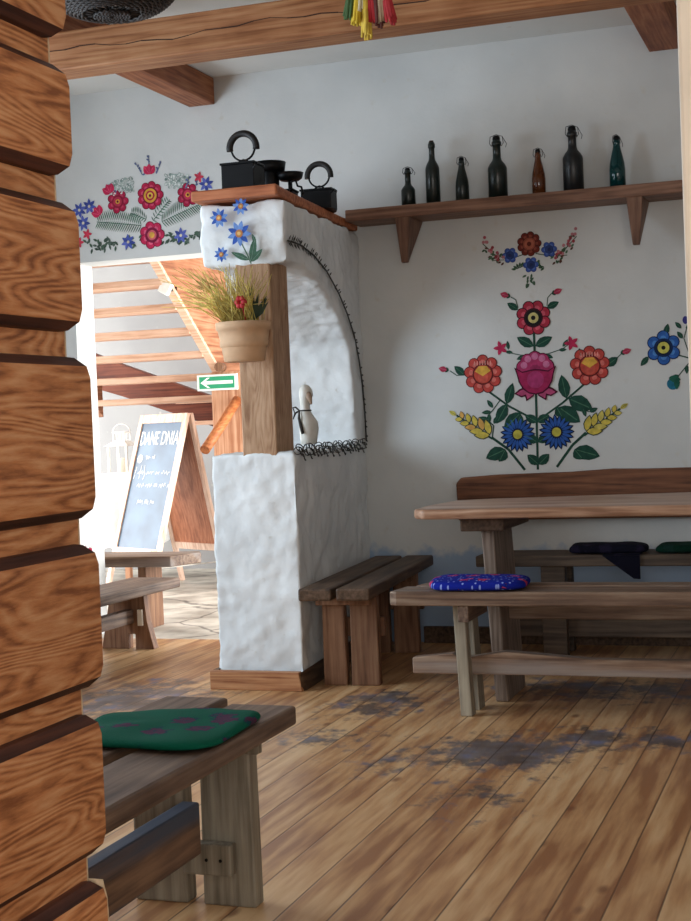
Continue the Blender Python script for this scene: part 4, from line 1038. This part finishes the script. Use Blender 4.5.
# local: x along hinge (negative to left), y = rear, z up; front foot at y=-.24, rear foot at y=+.24
W_ = .58; HZ = 1.20; FYS = {-1: .36, 1: .25}
def apt(x, t, sgn, off=0):  # t 0 at hinge, 1 at the floor
    FY = FYS[sgn]
    n_ = Vector((0, sgn*HZ, FY)).normalized()
    p = Vector((x, sgn*FY*t, HZ*(1-t)))
    return p+n_*off
def panel(m, x0, x1, t0, t1, sgn, o0, o1, mi=0):
    m.hull8([apt(x0, t0, sgn, o0), apt(x1, t0, sgn, o0), apt(x1, t1, sgn, o0), apt(x0, t1, sgn, o0), apt(x0, t0, sgn, o1), apt(x1, t0, sgn, o1), apt(x1, t1, sgn, o1), apt(x0, t1, sgn, o1)], mi)
M_pinkwood = wood('pale_frame_wood', '#c6a08a', '#e0c0ab', '#ecd2c0', axis='Z', ring=.8)
for sgn, nm in ((-1, 'front'), (1, 'rear')):
    m = MB()
    panel(m, -W_, -W_+.045, 0, 1, sgn, 0, .025); panel(m, -.045, 0, 0, 1, sgn, 0, .025)
    panel(m, -W_+.045, -.045, 0, .05, sgn, 0, .025); panel(m, -W_+.045, -.045, .76, .80, sgn, 0, .025)
    fr = m.build('frame', M_pinkwood, root, bevel=.003)
    m = MB(); panel(m, -W_+.04, -.04, .045, .765, sgn, .008, .015)
    if sgn < 0:
        mb, nt, b = newmat('chalkboard_glare_tint'); b.inputs['Base Color'].default_value = lin('#2b3f55')
        tcn = N(nt, 'ShaderNodeTexCoord'); nzn = N(nt, 'ShaderNodeTexNoise'); nzn.inputs['Scale'].default_value = 5
        nt.links.new(tcn.outputs['Object'], nzn.inputs['Vector'])
        rp = ramp(nt, nzn.outputs['Fac'], [(.3, lin('#2c4660')), (.7, lin('#4c6a86'))]); nt.links.new(rp.outputs['Color'], b.inputs['Base Color'])  # blue-grey lightened so the base colour carries some glare
        b.inputs['Roughness'].default_value = .45; b.inputs['Specular IOR Level'].default_value = .45
        bp_ = m.build('board_panel', mb, root)
    else:
        m.build('back_panel', wood('brown_panel', '#8a5238', '#a8694a', '#ba7c5c', axis='Z', ring=.8), root)
M_chalk = plain('#f2f4f4', .9, var=.02)
# heading
cu = bpy.data.curves.new('chalk_heading', 'FONT'); cu.body = 'DANE DNIA'; cu.size = .105; cu.align_x = 'CENTER'; cu.offset = .0004
tmp = bpy.data.objects.new('chalk_heading', cu); C.objects.link(tmp)
dg = bpy.context.evaluated_depsgraph_get(); me = bpy.data.meshes.new_from_object(tmp.evaluated_get(dg))
C.objects.unlink(tmp); bpy.data.objects.remove(tmp)
xs = [v.co.x for v in me.vertices]; wtxt = max(xs)-min(xs)
for v in me.vertices:
    x = v.co.x/wtxt*(W_-.115); y = v.co.y*1.3
    v.co = apt(-W_/2+x, .175-y/1.225, -1, .0165)
me.materials.append(M_chalk)
o = bpy.data.objects.new('chalk_heading', me); C.objects.link(o); o.parent = bp_
m = MB()
def cp(a, t): return apt(-W_+.06+a*(W_-.12), t, -1, .0165)
def chalk(pts, w=.004):
    for (a, t), (c, d) in zip(pts, pts[1:]):
        l = math.hypot((c-a)*.44, (d-t)*1.2) or 1; na = -(d-t)*1.2/l*w/.44/2; nt_ = (c-a)*.44/l*w/1.2/2
        m.face([cp(a+na, t+nt_), cp(a-na, t-nt_), cp(c-na, d-nt_), cp(c+na, d+nt_)])
m.face([cp(.09+.07*math.cos(q), .255+.024*math.sin(q)) for q in [2*PI*k/14 for k in range(14)]])
for row, (t, a0, a1) in enumerate(((.335, .1, .98), (.405, .15, 1.0), (.50, .25, .7), (.245, .25, .45))):
    a = a0
    while a < a1:
        l = random.uniform(.08, .22); p = [(a+l*q/8, t+.012*math.sin(q*2.3+row)*random.uniform(.5, 1.4)) for q in range(9)]
        chalk(p); a += l+.05
    m.build('chalk_line', M_chalk, bp_); m = MB()
chalk([(.05, .30), (.02, .37)]); chalk([(.18, .29), (.16, .37)]); chalk([(.26, .29), (.3, .35), (.27, .375)])
m.build('chalk_mark', M_chalk, bp_)
m = MB(); m.tube([apt(-.02, .86, -1), apt(-.02, .86, 1)], .004, 6); m.build('stay_cord', plain('#d8d4cc', .8), root)

# lantern on a cloth-covered table
root = empty('side_table', (-5.16, 9.55, 0), label='small table under the white cloth with lantern in the hall', cat='table')
m = MB(); m.box(-.30, .27, -.25, .25, .745, .775); m.build('table_top', M_stairX, root)
for sx in (-.26, .22):
    for sy in (-.2, .2):
        m = MB(); m.box(sx-.02, sx+.02, sy-.02, sy+.02, 0, .745); m.build('leg', M_stairZ, root)
m = MB()
n = 96; path = []
hx, hy = .31, .27
per = [(-hx, -hy), (hx-.02, -hy), (hx-.02, hy), (-hx, hy)]
for i in range(4):
    a = Vector(per[i]); b = Vector(per[(i+1) % 4])
    for k in range(n//4): path.append(a.lerp(b, k/(n//4)))
rings = []
for j, z in enumerate((.78, .70, .58, .42, .26)):
    ring = []
    for i, p in enumerate(path):
        d = Vector((p.x, p.y)).normalized(); amp = .022*j/4*math.sin(i*.8)+.02*j/4
        ring.append(m.bm.verts.new((p.x+d.x*amp, p.y+d.y*amp, z+(.01*math.sin(i*1.6) if j == 4 else 0))))
    rings.append(ring)
for a, b in zip(rings, rings[1:]):
    for k in range(n):
        f = m.bm.faces.new([a[k], a[(k+1) % n], b[(k+1) % n], b[k]]); f.smooth = True
m.bm.faces.new(rings[0])
o = m.build('tablecloth', plain('#eeeeec', .9, var=.03)); o.location = (-5.16, 9.55, 0)
tag(o, 'white cloth hanging in folds over the hall side table', 'tablecloth')
root = empty('lantern', (-4.99, 9.42, .781), label='white metal lantern with wire handle on the white cloth', cat='lantern')
m = MB(); m.box(-.085, .085, -.085, .085, 0, .02); m.build('base', M_whitepaint, root)
for sx in (-.08, .065):
    for sy in (-.08, .065):
        m = MB(); m.box(sx, sx+.015, sy, sy+.015, .02, .21); m.build('corner_post', M_whitepaint, root)
m = MB(); m.hull8([(-.1, -.1, .21), (.1, -.1, .21), (.1, .1, .21), (-.1, .1, .21), (-.05, -.05, .245), (.05, -.05, .245), (.05, .05, .245), (-.05, .05, .245)]); rf = m.build('roof', M_whitepaint, root)
m = MB()
m.box(-.048, .048, -.048, .048, .245, .25); m.box(-.05, .05, -.05, .05, .305, .315)
for k in range(4):
    for sgn in (1, -1): m.box(-.048+k*.029, -.038+k*.029, sgn*.046-.003, sgn*.046+.003, .25, .305)
m.build('vent_cap', M_whitepaint, rf)
m = MB(); m.tube([(-.05, 0, .30)]+[(.07*math.cos(t), 0, .31+.06*math.sin(t)) for t in [PI-PI*k/12 for k in range(13)]]+[(.05, 0, .30)], .004, 6); m.build('handle', M_whitepaint, rf)
m = MB(); m.lathe([(.03, .02), (.032, .022), (.032, .12), (.028, .124)], seg=16); m.build('candle', plain('#efe8d8', .6, var=.02), root)
# rose cloth left of the doorway
root = empty('side_table', (-3.97, 6.5, 0), label='small table under the rose-print cloth left of the doorway', cat='table')
m = MB(); m.box(-.2, .18, -.2, .25, .70, .725); m.build('table_top', M_darkY, root)
for sx in (-.17, .15):
    for sy in (-.17, .22):
        m = MB(); m.box(sx-.02, sx+.02, sy-.02, sy+.02, 0, .70); m.build('leg', M_brownZ, root)
m = MB(); m.box(-.21, .19, -.21, .26, .727, .731); m.box(.19, .194, -.21, .26, .36, .731); m.box(-.214, -.21, -.21, .26, .36, .731); m.box(-.21, .19, -.214, -.21, .36, .731)
o = m.build('tablecloth', F_rose); o.location = (-3.97, 6.5, 0); tag(o, 'white cloth printed with red roses seen between the logs', 'tablecloth')
# dark stool behind the chalkboard
root = empty('stool', (-4.22, 9.75, 0), label='black metal stool half hidden behind the chalkboard sign', cat='stool')
m = MB(); m.lathe([(.16, .42), (.17, .43), (.17, .455), (.15, .46)], seg=24); m.build('seat', M_black, root)
for k in range(4):
    a = PI/4+k*PI/2; m = MB(); m.tube([(.12*math.cos(a), .12*math.sin(a), .43), (.17*math.cos(a), .17*math.sin(a), 0)], .018, 8); m.build('leg', M_black, root)
m = MB(); m.tube([(.145*math.cos(t), .145*math.sin(t), .2) for t in [2*PI*k/20 for k in range(21)]], .008, 6); m.build('foot_ring', M_black, root)

# ------------------------------------------------------------------ light
def area(name, loc, target, sx, sy, power, col):
    l = bpy.data.lights.new(name, 'AREA'); l.shape = 'RECTANGLE'; l.size = sx; l.size_y = sy; l.energy = power; l.color = col
    o = bpy.data.objects.new(name, l); C.objects.link(o); o.location = loc
    d = Vector(target)-Vector(loc); o.rotation_euler = d.to_track_quat('-Z', 'Y').to_euler()
    return o
area('daylight_left_window', (XL-.04, (WY0+WY1)/2, (WZ0+WZ1)/2), (0, (WY0+WY1)/2, (WZ0+WZ1)/2-.0), WY1-WY0-.1, WZ1-WZ0-.1, 114, (.73, .87, 1.0))
area('fill_behind_camera', ((FX0+FX1)/2, YF-.04, 1.55), ((FX0+FX1)/2, 3, 1.55), FX1-FX0-.1, 1.4, 90, (1.0, .95, .88))  # added fill from behind the camera, source unseen
area('daylight_hall_entrance', (-6.95, 8.65, 1.2), (0, 8.65, 1.2), 2.6, 2.3, 200, (1, .98, .95))
area('daylight_hall_door', (-1.54, 8.4, 1.15), (-6, 8.4, 1.0), 1.5, 2.1, 165, (1, .99, .97))
w = bpy.data.worlds.new('sky'); bpy.context.scene.world = w; w.use_nodes = True
bg = w.node_tree.nodes['Background']; bg.inputs['Color'].default_value = (.75, .87, 1, 1); bg.inputs['Strength'].default_value = 1.5

# ------------------------------------------------------------------ camera
cam = bpy.data.cameras.new('camera'); cam.sensor_fit = 'HORIZONTAL'; cam.sensor_width = 36; cam.lens = 1450*36/691
cam.clip_start = .05; cam.clip_end = 100
co = bpy.data.objects.new('camera', cam); C.objects.link(co)
Rm = Matrix(((0.94410738, 0.02904588, 0.32835589), (0.32720779, 0.03815796, -0.94418167), (-0.03995398, 0.99884949, 0.02652118)))
co.matrix_world = Matrix.Translation((0, 0, 1.1)) @ Rm.to_4x4()
sc = bpy.context.scene; sc.camera = co
sc.view_settings.view_transform = 'Standard'; sc.view_settings.look = 'None'; sc.view_settings.gamma = 1; sc.view_settings.exposure = 0.0
sc.view_settings.use_curve_mapping = False
try: sc.cycles.use_denoising = True
except Exception: pass
